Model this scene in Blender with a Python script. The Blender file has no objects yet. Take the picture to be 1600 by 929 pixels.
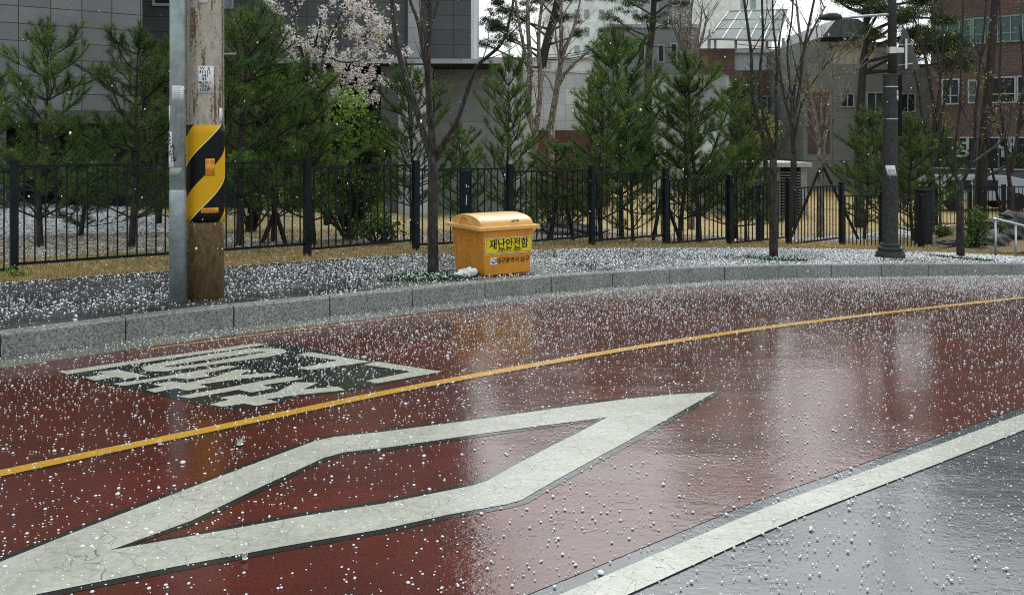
import bpy, bmesh, math, random
import numpy as np
from mathutils import Vector, Matrix, Quaternion
from mathutils.geometry import tessellate_polygon

# ------------------------------------------------------------------ camera, sky, sun, exposure
sc = bpy.context.scene
COL = sc.collection
CAMZ = 1.79; F = 1400.0; HOR = 218.0
cam = bpy.data.cameras.new('camera'); camo = bpy.data.objects.new('camera', cam); COL.objects.link(camo)
camo.location = (0, 0, CAMZ); camo.rotation_euler = (math.radians(90), 0, 0)
cam.sensor_width = 36; cam.lens = 36 * F / 1600; cam.shift_y = -(464.5 - HOR) / 1600
cam.clip_start = 0.05; cam.clip_end = 3000
sc.camera = camo
SUN_EL, SUN_AZ = 47, 12
w = bpy.data.worlds.new('World'); sc.world = w; w.use_nodes = True
nt = w.node_tree; bg = nt.nodes['Background']
sky = nt.nodes.new('ShaderNodeTexSky'); sky.sky_type = 'NISHITA'; sky.sun_disc = False
sky.sun_elevation = math.radians(SUN_EL); sky.sun_rotation = math.radians(SUN_AZ)
sky.air_density = 1.6; sky.dust_density = 8.0; sky.ozone_density = 2.0
hs = nt.nodes.new('ShaderNodeHueSaturation'); hs.inputs['Saturation'].default_value = 0.12
nt.links.new(sky.outputs[0], hs.inputs['Color'])
cl = nt.nodes.new('ShaderNodeMix'); cl.data_type = 'RGBA'; cl.inputs[0].default_value = .5        # overcast deck mixed into the clear sky
cl.inputs[7].default_value = (8.0, 9.2, 9.7, 1)
nt.links.new(hs.outputs[0], cl.inputs[6]); nt.links.new(cl.outputs[2], bg.inputs[0]); bg.inputs[1].default_value = 0.15
sl = bpy.data.lights.new('sun', 'SUN'); sl.energy = 0.6; sl.angle = math.radians(25); sl.color = (1, .96, .9)
so = bpy.data.objects.new('sun', sl); COL.objects.link(so)
so.rotation_euler = (math.radians(90 - SUN_EL), 0, math.radians(180 - SUN_AZ))
sc.view_settings.view_transform = 'Standard'; sc.view_settings.look = 'None'
sc.view_settings.exposure = 0.22; sc.view_settings.gamma = 1
sc.cycles.max_bounces = 5; sc.cycles.use_denoising = False; sc.cycles.filter_width = 1.1
sc.cycles.diffuse_bounces = 2; sc.cycles.glossy_bounces = 3; sc.cycles.transmission_bounces = 2
sc.cycles.sample_clamp_indirect = 4

rnd = random.Random(7); nr = np.random.default_rng(11)

# ------------------------------------------------------------------ pixel -> world
def drop(u):
    u = np.asarray(u, float)
    a = 0.0025 * np.clip(u - 3, 0, 18) ** 2
    v = np.clip(u - 21, 0, 5)
    return a + 0.09 * v - 0.009 * v * v
def S(x, y): return 0.19 - drop(0.6 * np.asarray(x) + 0.8 * np.asarray(y))      # pavement and park level
def R(x, y): return S(x, y) - 0.19                                              # road level
def at(px, py, Y): return Vector(((px - 800) / F * Y, Y, CAMZ + (HOR - py) / F * Y))
def hit(px, py, fn=S, y1=90):
    kx = (px - 800) / F; kz = (HOR - py) / F
    Y = 1.0
    while Y < y1:
        if CAMZ + kz * Y < float(fn(kx * Y, Y)): break
        Y += 0.05
    lo, hi = Y - .05, Y
    for _ in range(20):
        m = (lo + hi) / 2
        if CAMZ + kz * m < float(fn(kx * m, m)): hi = m
        else: lo = m
    return Vector((kx * hi, hi, float(fn(kx * hi, hi))))

# ------------------------------------------------------------------ object helpers
def tag(o, label=None, cat=None, group=None, kind=None):
    if label: o['label'] = label
    if cat: o['category'] = cat
    if group: o['group'] = group
    if kind: o['kind'] = kind
    return o
def thing(name, label, cat, loc=(0, 0, 0), rz=0, group=None):
    o = bpy.data.objects.new(name, None); COL.objects.link(o); o.empty_display_size = .2
    o.location = loc; o.rotation_euler = (0, 0, rz)
    return tag(o, label, cat, group)
def copy_tree(o, parent=None):
    c = o.copy(); COL.objects.link(c); c.parent = parent
    for ch in [x for x in bpy.data.objects if x.parent == o]: copy_tree(ch, c)
    return c

class MB:
    def __init__(s): s.v = []; s.f = []
    def box(s, c, d, rz=0.0, M=None):
        b = len(s.v); cx, cy, cz = c; hx, hy, hz = d[0] / 2, d[1] / 2, d[2] / 2
        co, si = math.cos(rz), math.sin(rz)
        for z in (-hz, hz):
            for x, y in ((-hx, -hy), (hx, -hy), (hx, hy), (-hx, hy)):
                s.v.append((cx + x * co - y * si, cy + x * si + y * co, cz + z))
        for f in ((0, 3, 2, 1), (4, 5, 6, 7), (0, 1, 5, 4), (1, 2, 6, 5), (2, 3, 7, 6), (3, 0, 4, 7)):
            s.f.append(tuple(b + i for i in f))
        return s
    def tube(s, pts, rad, n=6, cap=True):
        pts = [Vector(p) for p in pts]
        if not hasattr(rad, '__len__'): rad = [rad] * len(pts)
        b = len(s.v); up = None
        for i, p in enumerate(pts):
            d = (pts[min(i + 1, len(pts) - 1)] - pts[max(i - 1, 0)])
            d = d.normalized() if d.length > 1e-9 else Vector((0, 0, 1))
            if up is None:
                up = d.orthogonal().normalized()
            else:
                up = up - d * up.dot(d)
                up = up.normalized() if up.length > 1e-6 else d.orthogonal().normalized()
            q = d.cross(up)
            for k in range(n):
                a = 2 * math.pi * k / n
                s.v.append(tuple(p + (up * math.cos(a) + q * math.sin(a)) * rad[i]))
        for i in range(len(pts) - 1):
            for k in range(n):
                k2 = (k + 1) % n
                s.f.append((b + i * n + k, b + i * n + k2, b + (i + 1) * n + k2, b + (i + 1) * n + k))
        if cap:
            s.f.append(tuple(b + k for k in range(n))[::-1])
            s.f.append(tuple(b + (len(pts) - 1) * n + k for k in range(n)))
        return s
    def lathe(s, c, prof, n=24):      # prof: (r, z)
        b = len(s.v)
        for r, z in prof:
            for k in range(n):
                a = 2 * math.pi * k / n
                s.v.append((c[0] + r * math.cos(a), c[1] + r * math.sin(a), c[2] + z))
        for i in range(len(prof) - 1):
            for k in range(n):
                k2 = (k + 1) % n
                s.f.append((b + i * n + k, b + i * n + k2, b + (i + 1) * n + k2, b + (i + 1) * n + k))
        s.f.append(tuple(b + k for k in range(n))[::-1])
        s.f.append(tuple(b + (len(prof) - 1) * n + k for k in range(n)))
        return s
    def face(s, pts):
        b = len(s.v); s.v += [tuple(p) for p in pts]; s.f.append(tuple(range(b, b + len(pts)))); return s
    def prism(s, poly, z0, z1):       # poly in xy, ccw
        b = len(s.v); n = len(poly)
        s.v += [(x, y, z0) for x, y in poly] + [(x, y, z1) for x, y in poly]
        s.f.append(tuple(range(b, b + n))[::-1]); s.f.append(tuple(range(b + n, b + 2 * n)))
        for i in range(n):
            j = (i + 1) % n; s.f.append((b + i, b + j, b + n + j, b + n + i))
        return s
    def build(s, name, mat, parent=None, smooth=False, bevel=0):
        me = bpy.data.meshes.new(name); me.from_pydata(s.v, [], s.f); me.update()
        if smooth: me.shade_smooth()
        me.materials.append(mat)
        o = bpy.data.objects.new(name, me); COL.objects.link(o)
        if parent: o.parent = parent
        if bevel:
            m = o.modifiers.new('bevel', 'BEVEL'); m.width = bevel; m.segments = 2; m.limit_method = 'ANGLE'
        return o
def mesh_np(name, V, Fc, mat, parent=None, smooth=False, attr=None):
    """V (n,3), Fc (m,k) all faces of k corners"""
    me = bpy.data.meshes.new(name); m, k = Fc.shape
    me.vertices.add(len(V)); me.vertices.foreach_set('co', V.astype(np.float32).ravel())
    me.loops.add(m * k); me.loops.foreach_set('vertex_index', Fc.astype(np.int32).ravel())
    me.polygons.add(m); me.polygons.foreach_set('loop_start', np.arange(0, m * k, k, dtype=np.int32))
    me.polygons.foreach_set('loop_total', np.full(m, k, dtype=np.int32))
    if attr is not None:
        a = me.attributes.new('tint', 'FLOAT', 'POINT'); a.data.foreach_set('value', attr.astype(np.float32))
    me.update(calc_edges=True); me.validate()
    if smooth: me.shade_smooth()
    me.materials.append(mat)
    o = bpy.data.objects.new(name, me); COL.objects.link(o)
    if parent: o.parent = parent
    return o

# ------------------------------------------------------------------ materials
class N:
    def __init__(s, name):
        s.m = bpy.data.materials.new(name); s.m.use_nodes = True; s.t = s.m.node_tree
        s.b = s.t.nodes['Principled BSDF']; s._pos = None
    def new(s, t, **kw):
        n = s.t.nodes.new(t)
        for k, v in kw.items():
            if k in n.inputs.keys(): s.put(n.inputs[k], v)
            else: setattr(n, k, v)
        return n
    def put(s, sock, v):
        if isinstance(v, bpy.types.NodeSocket): s.t.links.new(v, sock)
        else: sock.default_value = v
    def pos(s, obj=False):
        if obj: return s.new('ShaderNodeTexCoord').outputs['Object']
        if not s._pos: s._pos = s.new('ShaderNodeNewGeometry').outputs['Position']
        return s._pos
    def mapv(s, vec, scale=(1, 1, 1), rot=(0, 0, 0), loc=(0, 0, 0)):
        n = s.new('ShaderNodeMapping'); s.put(n.inputs['Vector'], vec)
        n.inputs['Scale'].default_value = scale; n.inputs['Rotation'].default_value = rot; n.inputs['Location'].default_value = loc
        return n.outputs[0]
    def noise(s, vec, scale, detail=4, rough=.55, out=0):
        n = s.new('ShaderNodeTexNoise'); s.put(n.inputs['Vector'], vec)
        n.inputs['Scale'].default_value = scale; n.inputs['Detail'].default_value = detail; n.inputs['Roughness'].default_value = rough
        return n.outputs[out]
    def ramp(s, fac, stops):
        n = s.new('ShaderNodeValToRGB'); s.put(n.inputs[0], fac); e = n.color_ramp.elements
        while len(e) < len(stops): e.new(.5)
        for q, (p, c) in zip(e, stops):
            q.position = p; q.color = (*c, 1) if hasattr(c, '__len__') else (c, c, c, 1)
        return n.outputs[0]
    def mix(s, fac, a, b, mode='MIX'):
        n = s.new('ShaderNodeMix', data_type='RGBA', blend_type=mode)
        for sock, v in ((n.inputs[0], fac), (n.inputs[6], a), (n.inputs[7], b)):
            if isinstance(v, tuple): v = (*v, 1) if len(v) == 3 else v
            s.put(sock, v)
        return n.outputs[2]
    def math(s, op, a, b=0.0, clamp=False):
        n = s.new('ShaderNodeMath', operation=op, use_clamp=clamp); s.put(n.inputs[0], a); s.put(n.inputs[1], b); return n.outputs[0]
    def bump(s, h, strength=.3, dist=.01, nrm=None):
        n = s.new('ShaderNodeBump'); s.put(n.inputs['Height'], h); n.inputs['Strength'].default_value = strength
        n.inputs['Distance'].default_value = dist
        if nrm is not None: s.put(n.inputs['Normal'], nrm)
        return n.outputs[0]
    def set(s, color=None, rough=None, metal=None, normal=None, spec=None, **kw):
        if color is not None: s.put(s.b.inputs['Base Color'], (*color, 1) if isinstance(color, tuple) and len(color) == 3 else color)
        if rough is not None: s.put(s.b.inputs['Roughness'], rough)
        if metal is not None: s.put(s.b.inputs['Metallic'], metal)
        if normal is not None: s.put(s.b.inputs['Normal'], normal)
        if spec is not None: s.put(s.b.inputs['Specular IOR Level'], spec)
        for k, v in kw.items(): s.put(s.b.inputs[k], v)
        return s.m
M = {}
def simple(name, c, rough=.6, metal=0, var=.25, scale=6, bump=.0):
    n = N(name); f = n.noise(n.pos(), scale, 5)
    lo = tuple(x * (1 - var) for x in c); hi = tuple(min(1, x * (1 + var)) for x in c)
    kw = {}
    if bump: kw['normal'] = n.bump(n.noise(n.pos(), scale * 8, 4), bump, .01)
    if max(c) < .06 and not metal: kw['spec'] = .12
    M[name] = n.set(n.ramp(f, [(.3, lo), (.7, hi)]), rough, metal, **kw); return M[name]

def wet_normal(n, k=1.0):
    """water film: fine stretched ripples plus drop-disturbed patches"""
    p = n.pos()
    rip = n.noise(n.mapv(p, (15, 24, 1), (0, 0, .25)), 1.0, 3, .6)
    rip2 = n.noise(n.mapv(p, (22, 34, 1), (0, 0, -.6)), 1.0, 2, .6); rip = n.math('ADD', n.math('MULTIPLY', rip, .65), n.math('MULTIPLY', rip2, .5))
    fine = n.noise(p, 60, 2, .5)
    patch = n.ramp(n.noise(n.mapv(p, (.5, .9, 1), loc=(3, 1, 0)), 1.0, 2), [(.40, .22), (.62, 1.0)])
    rings = n.new('ShaderNodeTexVoronoi', feature='F1'); n.put(rings.inputs['Vector'], n.mapv(p, (1, 1, 0))); rings.inputs['Scale'].default_value = 7
    rg = n.math('SINE', n.math('MULTIPLY', rings.outputs['Distance'], 55))
    rg = n.math('MULTIPLY', rg, n.ramp(rings.outputs['Distance'], [(.0, 1), (.45, 0)]))
    h = n.math('ADD', n.math('MULTIPLY', rip, n.math('MULTIPLY', patch, 1.0)), n.math('MULTIPLY', fine, .14))
    h = n.math('ADD', h, n.math('MULTIPLY', rg, .06))
    swell = n.noise(n.mapv(p, (2.5, 4.5, 1), (0, 0, .3)), 1.0, 3, .6)
    stone = n.noise(p, 170, 2, .6)
    h = n.math('ADD', h, n.math('ADD', n.math('MULTIPLY', n.math('MULTIPLY', swell, patch), 1.6), n.math('MULTIPLY', stone, .10)))
    return n.bump(h, .40 * k, .006)
def wet(name, col_fn, rough=.07, k=1.0, coat=1.0):
    n = N(name); nm = wet_normal(n, k)
    rr = n.ramp(n.noise(n.pos(), 1.1, 4), [(.35, rough * .6), (.7, rough * 1.7)])
    n.set(col_fn(n), .6, 0, nm, .05)
    n.b.inputs['Coat Weight'].default_value = coat; n.b.inputs['Coat IOR'].default_value = 1.52
    n.put(n.b.inputs['Coat Roughness'], rr); n.put(n.b.inputs['Coat Normal'], nm)
    M[name] = n.m; return n.m
def grains(n, c, lo=.5, hi=1.65, s=130):
    f = n.noise(n.pos(), s, 3, .7); b = n.noise(n.pos(), .9, 4)
    a = n.mix(n.ramp(b, [(.3, 0.), (.7, 1.)]), tuple(x * .8 for x in c), tuple(x * 1.2 for x in c))
    wear = n.noise(n.mapv(n.pos(), (.35, 3.2, 1), (0, 0, -.5)), 1.0, 5, .6)
    a = n.mix(1.0, a, n.ramp(wear, [(.3, .72), (.7, 1.28)]), 'MULTIPLY')
    return n.mix(1.0, a, n.ramp(f, [(.3, lo), (.72, hi)]), 'MULTIPLY')
wet('wet_asphalt', lambda n: grains(n, (.052, .060, .064)))
wet('wet_red', lambda n: n.mix(n.ramp(n.noise(n.pos(), 2.3, 6, .7), [(.42, 0.), (.8, .5)]), grains(n, (.078, .0115, .0055)), (.030, .012, .008)))
wet('wet_gutter', lambda n: grains(n, (.13, .125, .095), .6, 1.4, 110), .2)
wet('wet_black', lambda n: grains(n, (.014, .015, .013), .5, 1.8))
def cracks(n):
    p = n.pos()
    q = n.new('ShaderNodeVectorMath', operation='ADD'); n.put(q.inputs[0], p)
    n.put(q.inputs[1], n.mapv(n.noise(p, 5, 3, out=1), (.12, .12, .12)))
    v = n.new('ShaderNodeTexVoronoi', feature='DISTANCE_TO_EDGE'); n.put(v.inputs['Vector'], n.mapv(q.outputs[0], (1, 1, 0))); v.inputs['Scale'].default_value = 9
    c = n.ramp(v.outputs['Distance'], [(.0, .9), (.014, 0.)])
    k = n.ramp(n.noise(p, 1.6, 3), [(.38, .1), (.55, .9)])
    return n.math('MULTIPLY', c, k)
def paint(c, dirt=.4):
    def fn(n):
        a = n.mix(n.ramp(n.math('ADD', n.math('MULTIPLY', n.noise(n.pos(), 26, 6, .75), .5), n.math('MULTIPLY', n.noise(n.pos(), 2.2, 5, .7), .5)), [(.42, 0.), (.66, dirt)]), c, tuple(x * .45 for x in c))
        return n.mix(cracks(n), a, (.03, .03, .028))
    return fn
wet('white_paint', paint((.46, .455, .39), .75), .22, .8, .8)
wet('text_paint', paint((.42, .415, .34), .5), .22, .8, .7)
wet('yellow_paint', paint((.54, .275, .028), .45), .2, .8, .7)
wet('faint_yellow', lambda n: n.mix(n.ramp(n.noise(n.pos(), 16, 5, .8), [(.47, 0.), (.62, 1.)]), (.5, .24, .03), (.09, .05, .03)), .15, .8)

def granite(name, c, brick=None, line=.35, rough=.6, mort=.012, speck=.5, rot=0):
    """stone with speckle and optional joint grid in the object's own x / z"""
    n = N(name); p = n.pos(True)
    f = n.noise(p, 55 if name == 'kerb_stone' else 90, 3, .8); g = n.noise(p, 2.2 if name == 'kerb_stone' else .6, 6, .65)
    a = n.mix(1.0, c, n.ramp(f, [(.3, 1 - speck), (.7, 1 + speck)]), 'MULTIPLY')
    a = n.mix(1.0, a, n.ramp(g, [(.25, .72), (.75, 1.18)]), 'MULTIPLY')
    if brick:
        sp = n.new('ShaderNodeSeparateXYZ'); n.put(sp.inputs[0], p); cb = n.new('ShaderNodeCombineXYZ')
        n.put(cb.inputs[0], n.math('ADD', sp.outputs[0], sp.outputs[1])); n.put(cb.inputs[1], sp.outputs[2])
        bt = n.new('ShaderNodeTexBrick', offset=0.0, squash=1.0); n.put(bt.inputs['Vector'], cb.outputs[0])
        bt.inputs['Scale'].default_value = 1; bt.inputs['Brick Width'].default_value = brick[0]; bt.inputs['Row Height'].default_value = brick[1]
        bt.inputs['Mortar Size'].default_value = mort; bt.inputs['Color1'].default_value = (.88, .88, .88, 1); bt.inputs['Color2'].default_value = (1.1, 1.1, 1.1, 1)
        bt.inputs['Mortar'].default_value = (line, line, line, 1)
        a = n.mix(1.0, a, bt.outputs['Color'], 'MULTIPLY')
    M[name] = n.set(a, rough, 0, n.bump(f, .15, .004), .15 if name == 'facade_dark' else .4); return M[name]
granite('facade_left', (.17, .175, .18), (.72, .43), .22)
granite('facade_mid', (.08, .085, .09), (1.1, .5), .3)
granite('facade_pale', (.36, .37, .38), (1.0, .5), .5)
granite('facade_light', (.50, .51, .51), (1.0, .62), .6)
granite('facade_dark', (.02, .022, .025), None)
granite('concrete_mid', (.20, .21, .21), (1.8, 1.2), .6)
granite('concrete_far', (.19, .20, .18), (1.5, 1.1), .4)
granite('pale_tower', (.72, .76, .77), None, speck=.05)  # far towers: distance haze is put into this whitish colour
granite('white_wall', (.62, .66, .68), None, speck=.1)
granite('beige_wall', (.5, .46, .38), None, speck=.1)
granite('kerb_stone', (.25, .25, .235), None, rough=.3, speck=1.1)
def brickm(name, c1, c2, w_, h_):
    n = N(name); p = n.pos(True); sp = n.new('ShaderNodeSeparateXYZ'); n.put(sp.inputs[0], p); cb = n.new('ShaderNodeCombineXYZ')
    n.put(cb.inputs[0], n.math('ADD', sp.outputs[0], sp.outputs[1])); n.put(cb.inputs[1], sp.outputs[2])
    bt = n.new('ShaderNodeTexBrick'); n.put(bt.inputs['Vector'], cb.outputs[0]); bt.inputs['Scale'].default_value = 1
    bt.inputs['Brick Width'].default_value = w_; bt.inputs['Row Height'].default_value = h_; bt.inputs['Mortar Size'].default_value = .012
    bt.inputs['Color1'].default_value = (*c1, 1); bt.inputs['Color2'].default_value = (*c2, 1); bt.inputs['Mortar'].default_value = (.11, .095, .085, 1)
    g = n.noise(p, .8, 4)
    M[name] = n.set(n.mix(1.0, bt.outputs['Color'], n.ramp(g, [(.3, .75), (.7, 1.2)]), 'MULTIPLY'), .8); return M[name]
brickm('brick_brown', (.07, .033, .027), (.11, .05, .04), .24, .08)
brickm('brick_red', (.09, .038, .032), (.13, .055, .043), .24, .08)

def paver():
    n = N('paver'); p = n.pos(); v = n.mapv(p, (1, 1, 1), (0, 0, -.62))
    bt = n.new('ShaderNodeTexBrick'); n.put(bt.inputs['Vector'], v); bt.inputs['Scale'].default_value = 1
    bt.inputs['Brick Width'].default_value = .22; bt.inputs['Row Height'].default_value = .11; bt.inputs['Mortar Size'].default_value = .004
    bt.inputs['Color1'].default_value = (.045, .047, .05, 1); bt.inputs['Color2'].default_value = (.085, .087, .09, 1); bt.inputs['Mortar'].default_value = (.018, .018, .018, 1)
    a = n.mix(1.0, bt.outputs['Color'], n.ramp(n.noise(p, 120, 3, .8), [(.3, .6), (.7, 1.5)]), 'MULTIPLY')
    nm = n.bump(bt.outputs['Fac'], -.35, .004, wet_normal(n, .5))
    n.set(n.mix(1.0, a, (.7, .7, .7), 'MULTIPLY'), n.ramp(n.noise(p, 1.3, 4), [(.4, .15), (.65, .5)]), 0, nm, .4)
    M['paver'] = n.m
paver()
def park():
    n = N('park_ground'); p = n.pos()
    dry = n.ramp(n.noise(p, 9, 6, .75), [(.25, (.17, .11, .035)), (.5, (.40, .28, .10)), (.78, (.60, .46, .22))])
    dry = n.mix(n.ramp(n.noise(p, .5, 4), [(.5, 0.), (.66, .75)]), dry, (.10, .13, .03))
    grv = n.new('ShaderNodeTexVoronoi'); n.put(grv.inputs['Vector'], p); grv.inputs['Scale'].default_value = 16
    gr = n.ramp(grv.outputs['Color'], [(.2, (.03, .03, .03)), (.45, (.25, .25, .26)), (.7, (.75, .75, .75))])
    # gravel yard: a band of its own between lawn and left building (perpendicular distance from the fence line)
    sp = n.new('ShaderNodeSeparateXYZ'); n.put(sp.inputs[0], p)
    d = n.math('ADD', n.math('MULTIPLY', sp.outputs[0], -.566), n.math('MULTIPLY', sp.outputs[1], .825))     # across
    a = n.math('ADD', n.math('MULTIPLY', sp.outputs[0], .825), n.math('MULTIPLY', sp.outputs[1], .566))      # along
    wob = n.math('MULTIPLY', n.math('SUBTRACT', n.noise(p, .8, 4), .5), 1.2)
    dd = n.math('ADD', d, wob); aa = n.math('ADD', a, n.math('MULTIPLY', wob, 2))
    m1 = n.math('GREATER_THAN', dd, 14.0); m2 = n.math('LESS_THAN', aa, 5.0)
    m = n.math('MULTIPLY', m1, m2)
    # narrow gravel path further off
    q1 = n.math('LESS_THAN', n.math('ABSOLUTE', n.math('SUBTRACT', n.math('ADD', d, n.math('MULTIPLY', wob, .3)), 14.6)), .62)
    m = n.math('MAXIMUM', m, q1)
    M['park_ground'] = n.set(n.mix(m, dry, gr), .85, 0, n.bump(n.noise(p, 40, 4), .5, .03))
park()
def soil():
    n = N('soil'); p = n.pos()
    M['soil'] = n.set(n.ramp(n.noise(p, 18, 6, .8), [(.3, (.05, .03, .015)), (.5, (.2, .13, .06)), (.62, (.28, .2, .12)), (.75, (.5, .46, .4))]), .8, 0, n.bump(n.noise(p, 25, 5), .8, .05))
soil()
def leafm(name, lo, hi, rough=.55, trans=.0):
    n = N(name); a = n.new('ShaderNodeAttribute', attribute_name='tint')
    oi = n.new('ShaderNodeObjectInfo')
    c = n.ramp(a.outputs['Fac'], [(0, lo), (1, hi)])
    c = n.mix(1.0, c, n.ramp(oi.outputs['Random'], [(0, .8), (1, 1.2)]), 'MULTIPLY')
    M[name] = n.set(c, rough, 0, None, .3)
    if trans:
        t = n.new('ShaderNodeBsdfTranslucent'); n.put(t.inputs[0], c); mx = n.new('ShaderNodeMixShader'); mx.inputs[0].default_value = trans
        o = n.t.nodes['Material Output']; n.t.links.new(n.b.outputs[0], mx.inputs[1]); n.t.links.new(t.outputs[0], mx.inputs[2]); n.t.links.new(mx.outputs[0], o.inputs[0])
    return n.m
leafm('needles', (.022, .055, .015), (.18, .28, .065), trans=.3)
leafm('old_needles', (.025, .045, .018), (.075, .10, .04), trans=.15)
leafm('fresh_leaf', (.10, .20, .03), (.30, .45, .08), trans=.35)
leafm('shrub_leaf', (.03, .07, .02), (.16, .24, .05), trans=.2)
leafm('blossom', (.82, .70, .68), (.96, .91, .90), trans=.15)
leafm('yellow_bud', (.3, .3, .06), (.55, .5, .12), trans=.2)
leafm('dry_grass', (.20, .13, .04), (.62, .46, .22), trans=.1)
leafm('cover_leaf', (.012, .04, .012), (.05, .12, .03))
def bark(name, a, b, sx=30, sz=6):
    n = N(name); p = n.pos(True); f = n.noise(n.mapv(p, (sx, sx, sz)), 1.0, 6, .7)
    M[name] = n.set(n.ramp(f, [(.40, a), (.54, b), (.66, tuple(min(1, x * 2.2) for x in b))]), .7, 0, n.bump(f, .7, .01))
bark('bark_street', (.004, .003, .003), (.034, .027, .022), 26, 9)
bark('bark_dark', (.008, .006, .005), (.03, .022, .017))
bark('bark_pale', (.05, .04, .032), (.19, .15, .12))
bark('bark_brown', (.04, .02, .012), (.13, .07, .04))
simple('dark_metal', (.012, .017, .02), .32, .0, .3)
simple('teal_post', (.010, .026, .034), .35, 0, .3)
simple('lamp_paint', (.055, .055, .053), .6, .0, .35, 20)
simple('galvanised', (.36, .42, .44), .45, .55, .25, 9)
simple('steel', (.55, .56, .56), .3, .9, .1)
simple('white_plastic', (.8, .8, .8), .4, 0, .06)
simple('glass_dark', (.02, .028, .032), .08, 0, .2)
simple('glass_teal', (.03, .065, .065), .1, 0, .3, 1.5)
simple('glass_pale', (.25, .33, .36), .1, 0, .2)
simple('frame_pale', (.33, .36, .36), .5, 0, .1)
simple('frame_green', (.16, .24, .22), .5, 0, .1)
simple('black_trim', (.008, .008, .009), .3, 0, .1)
simple('rubber', (.02, .02, .02), .7)
simple('car_white', (.35, .38, .42), .25, 0, .05)
simple('canopy_glass', (.17, .21, .2), .7, 0, .2)
simple('zinc_roof', (.09, .10, .11), .4, .2, .2)
simple('wood_prop', (.03, .022, .016), .8, 0, .4)
simple('rock', (.09, .093, .095), .6, 0, .6, 14, .8)
simple('sign_back', (.085, .085, .078), .5, .3, .2, 12)
simple('green_glow', (.02, .05, .02), .6)
simple('letter_white', (.28, .34, .34), .5, 0, .05)
simple('ink', (.012, .012, .014), .6, 0, .1)
simple('red_ink', (.45, .03, .03), .6, 0, .1)
simple('paper', (.74, .74, .76), .6, 0, .08, 40)
simple('sign_yellow', (.82, .62, .02), .35, 0, .06)
simple('logo_blue', (.02, .08, .25), .5); simple('logo_green', (.05, .25, .08), .5)
simple('tag_orange', (.75, .33, .02), .45, 0, .1)
n = N('wood_panel'); p = n.pos(True)
wv = n.new('ShaderNodeTexWave', wave_type='BANDS', bands_direction='X', wave_profile='SAW'); n.put(wv.inputs['Vector'], p); wv.inputs['Scale'].default_value = 1.1
wv.inputs['Distortion'].default_value = 0
M['wood_panel'] = n.set(n.mix(1.0, n.ramp(n.noise(n.mapv(p, (8, 8, 1)), 1, 5), [(.3, (.05, .016, .009)), (.7, (.11, .036, .02))]), n.ramp(wv.outputs['Fac'], [(0, .25), (.08, 1.)]), 'MULTIPLY'), .5)
# orange plastic of the bin
n = N('bin_orange'); p = n.pos(True)
c = n.ramp(n.noise(p, 5, 5), [(.3, (.66, .24, .018)), (.7, (.78, .32, .03))])
c = n.mix(n.ramp(n.noise(n.mapv(p, (14, 14, 2.2)), 1, 6, .8), [(.52, 0.), (.72, .55)]), c, (.30, .11, .02))
M['bin_orange'] = n.set(c, .38, 0, n.bump(n.noise(p, 70, 3), .06, .01))
n = N('bin_lid'); p = n.pos(True)
c = n.ramp(n.noise(p, 5, 5), [(.3, (.76, .40, .11)), (.7, (.86, .47, .15))])
c = n.mix(n.ramp(n.noise(p, 45, 4, .8), [(.66, 0.), (.73, .7)]), c, (.16, .09, .04))
M['bin_lid'] = n.set(c, .35)
# hail: ice beads
n = N('hail_ice'); a = n.new('ShaderNodeAttribute', attribute_name='tint')
M['hail_ice'] = n.set(n.ramp(a.outputs['Fac'], [(0, (.8, .82, .83)), (1, (.97, .97, .97))]), .2, 0, None, .5)
n.b.inputs['Subsurface Weight'].default_value = 0.0
M['water_drop'] = N('water_drop').set((.75, .78, .8), .1)
# utility pole concrete: brown wet stone with flaking pale paste coat
n = N('pole_concrete'); p = n.pos(True)
base = n.ramp(n.noise(n.mapv(p, (22, 22, 9)), 1, 6, .8), [(.3, (.065, .038, .016)), (.52, (.17, .105, .045)), (.75, (.30, .21, .12))])
pale = n.ramp(n.noise(n.mapv(p, (30, 30, 12)), 1, 6, .7), [(.3, (.30, .255, .20)), (.7, (.56, .50, .43))])
sp = n.new('ShaderNodeSeparateXYZ'); n.put(sp.inputs[0], p)
zf = n.math('MULTIPLY', n.math('SUBTRACT', sp.outputs[2], .34), 1.5, True)                 # pale coat only above the foot
pat = n.noise(n.mapv(p, (13, 13, 1.3), loc=(2.3, .4, .2)), 1, 5, .62)
pat = n.math('ADD', pat, n.math('MULTIPLY', n.math('SUBTRACT', n.noise(p, 38, 3, .7), .5), .35))
m = n.math('ADD', n.math('MULTIPLY', zf, .3), pat)
m = n.ramp(m, [(.735, 0.), (.75, 1.)])
M['pole_concrete'] = n.set(n.mix(m, base, pale), .55, 0, n.bump(m, .35, .006, n.bump(pat, .2, .01)))
# reflective sleeve: helical black and yellow with fine grid
n = N('sleeve'); uv = n.new('ShaderNodeUVMap'); sp = n.new('ShaderNodeSeparateXYZ'); n.put(sp.inputs[0], uv.outputs[0])
ph = n.math('SUBTRACT', sp.outputs[1], n.math('MULTIPLY', sp.outputs[0], 1.0))
ph = n.math('FRACT', n.math('ADD', ph, 20.0))
st = n.math('GREATER_THAN', ph, .515)
ed = n.math('LESS_THAN', n.math('ABSOLUTE', n.math('SUBTRACT', ph, .525)), .012)
gx = n.math('LESS_THAN', n.math('FRACT', n.math('MULTIPLY', sp.outputs[0], 34)), .16)
gz = n.math('LESS_THAN', n.math('FRACT', n.math('MULTIPLY', sp.outputs[1], 34)), .16)
g = n.math('MAXIMUM', gx, gz)
yl = n.mix(n.math('MULTIPLY', g, .35), (.78, .42, .01), (.35, .16, .0))
yl = n.mix(ed, yl, (.85, .75, .3))
M['sleeve'] = n.set(n.mix(st, (.006, .006, .007), yl), .5, 0, None, .2)

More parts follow.
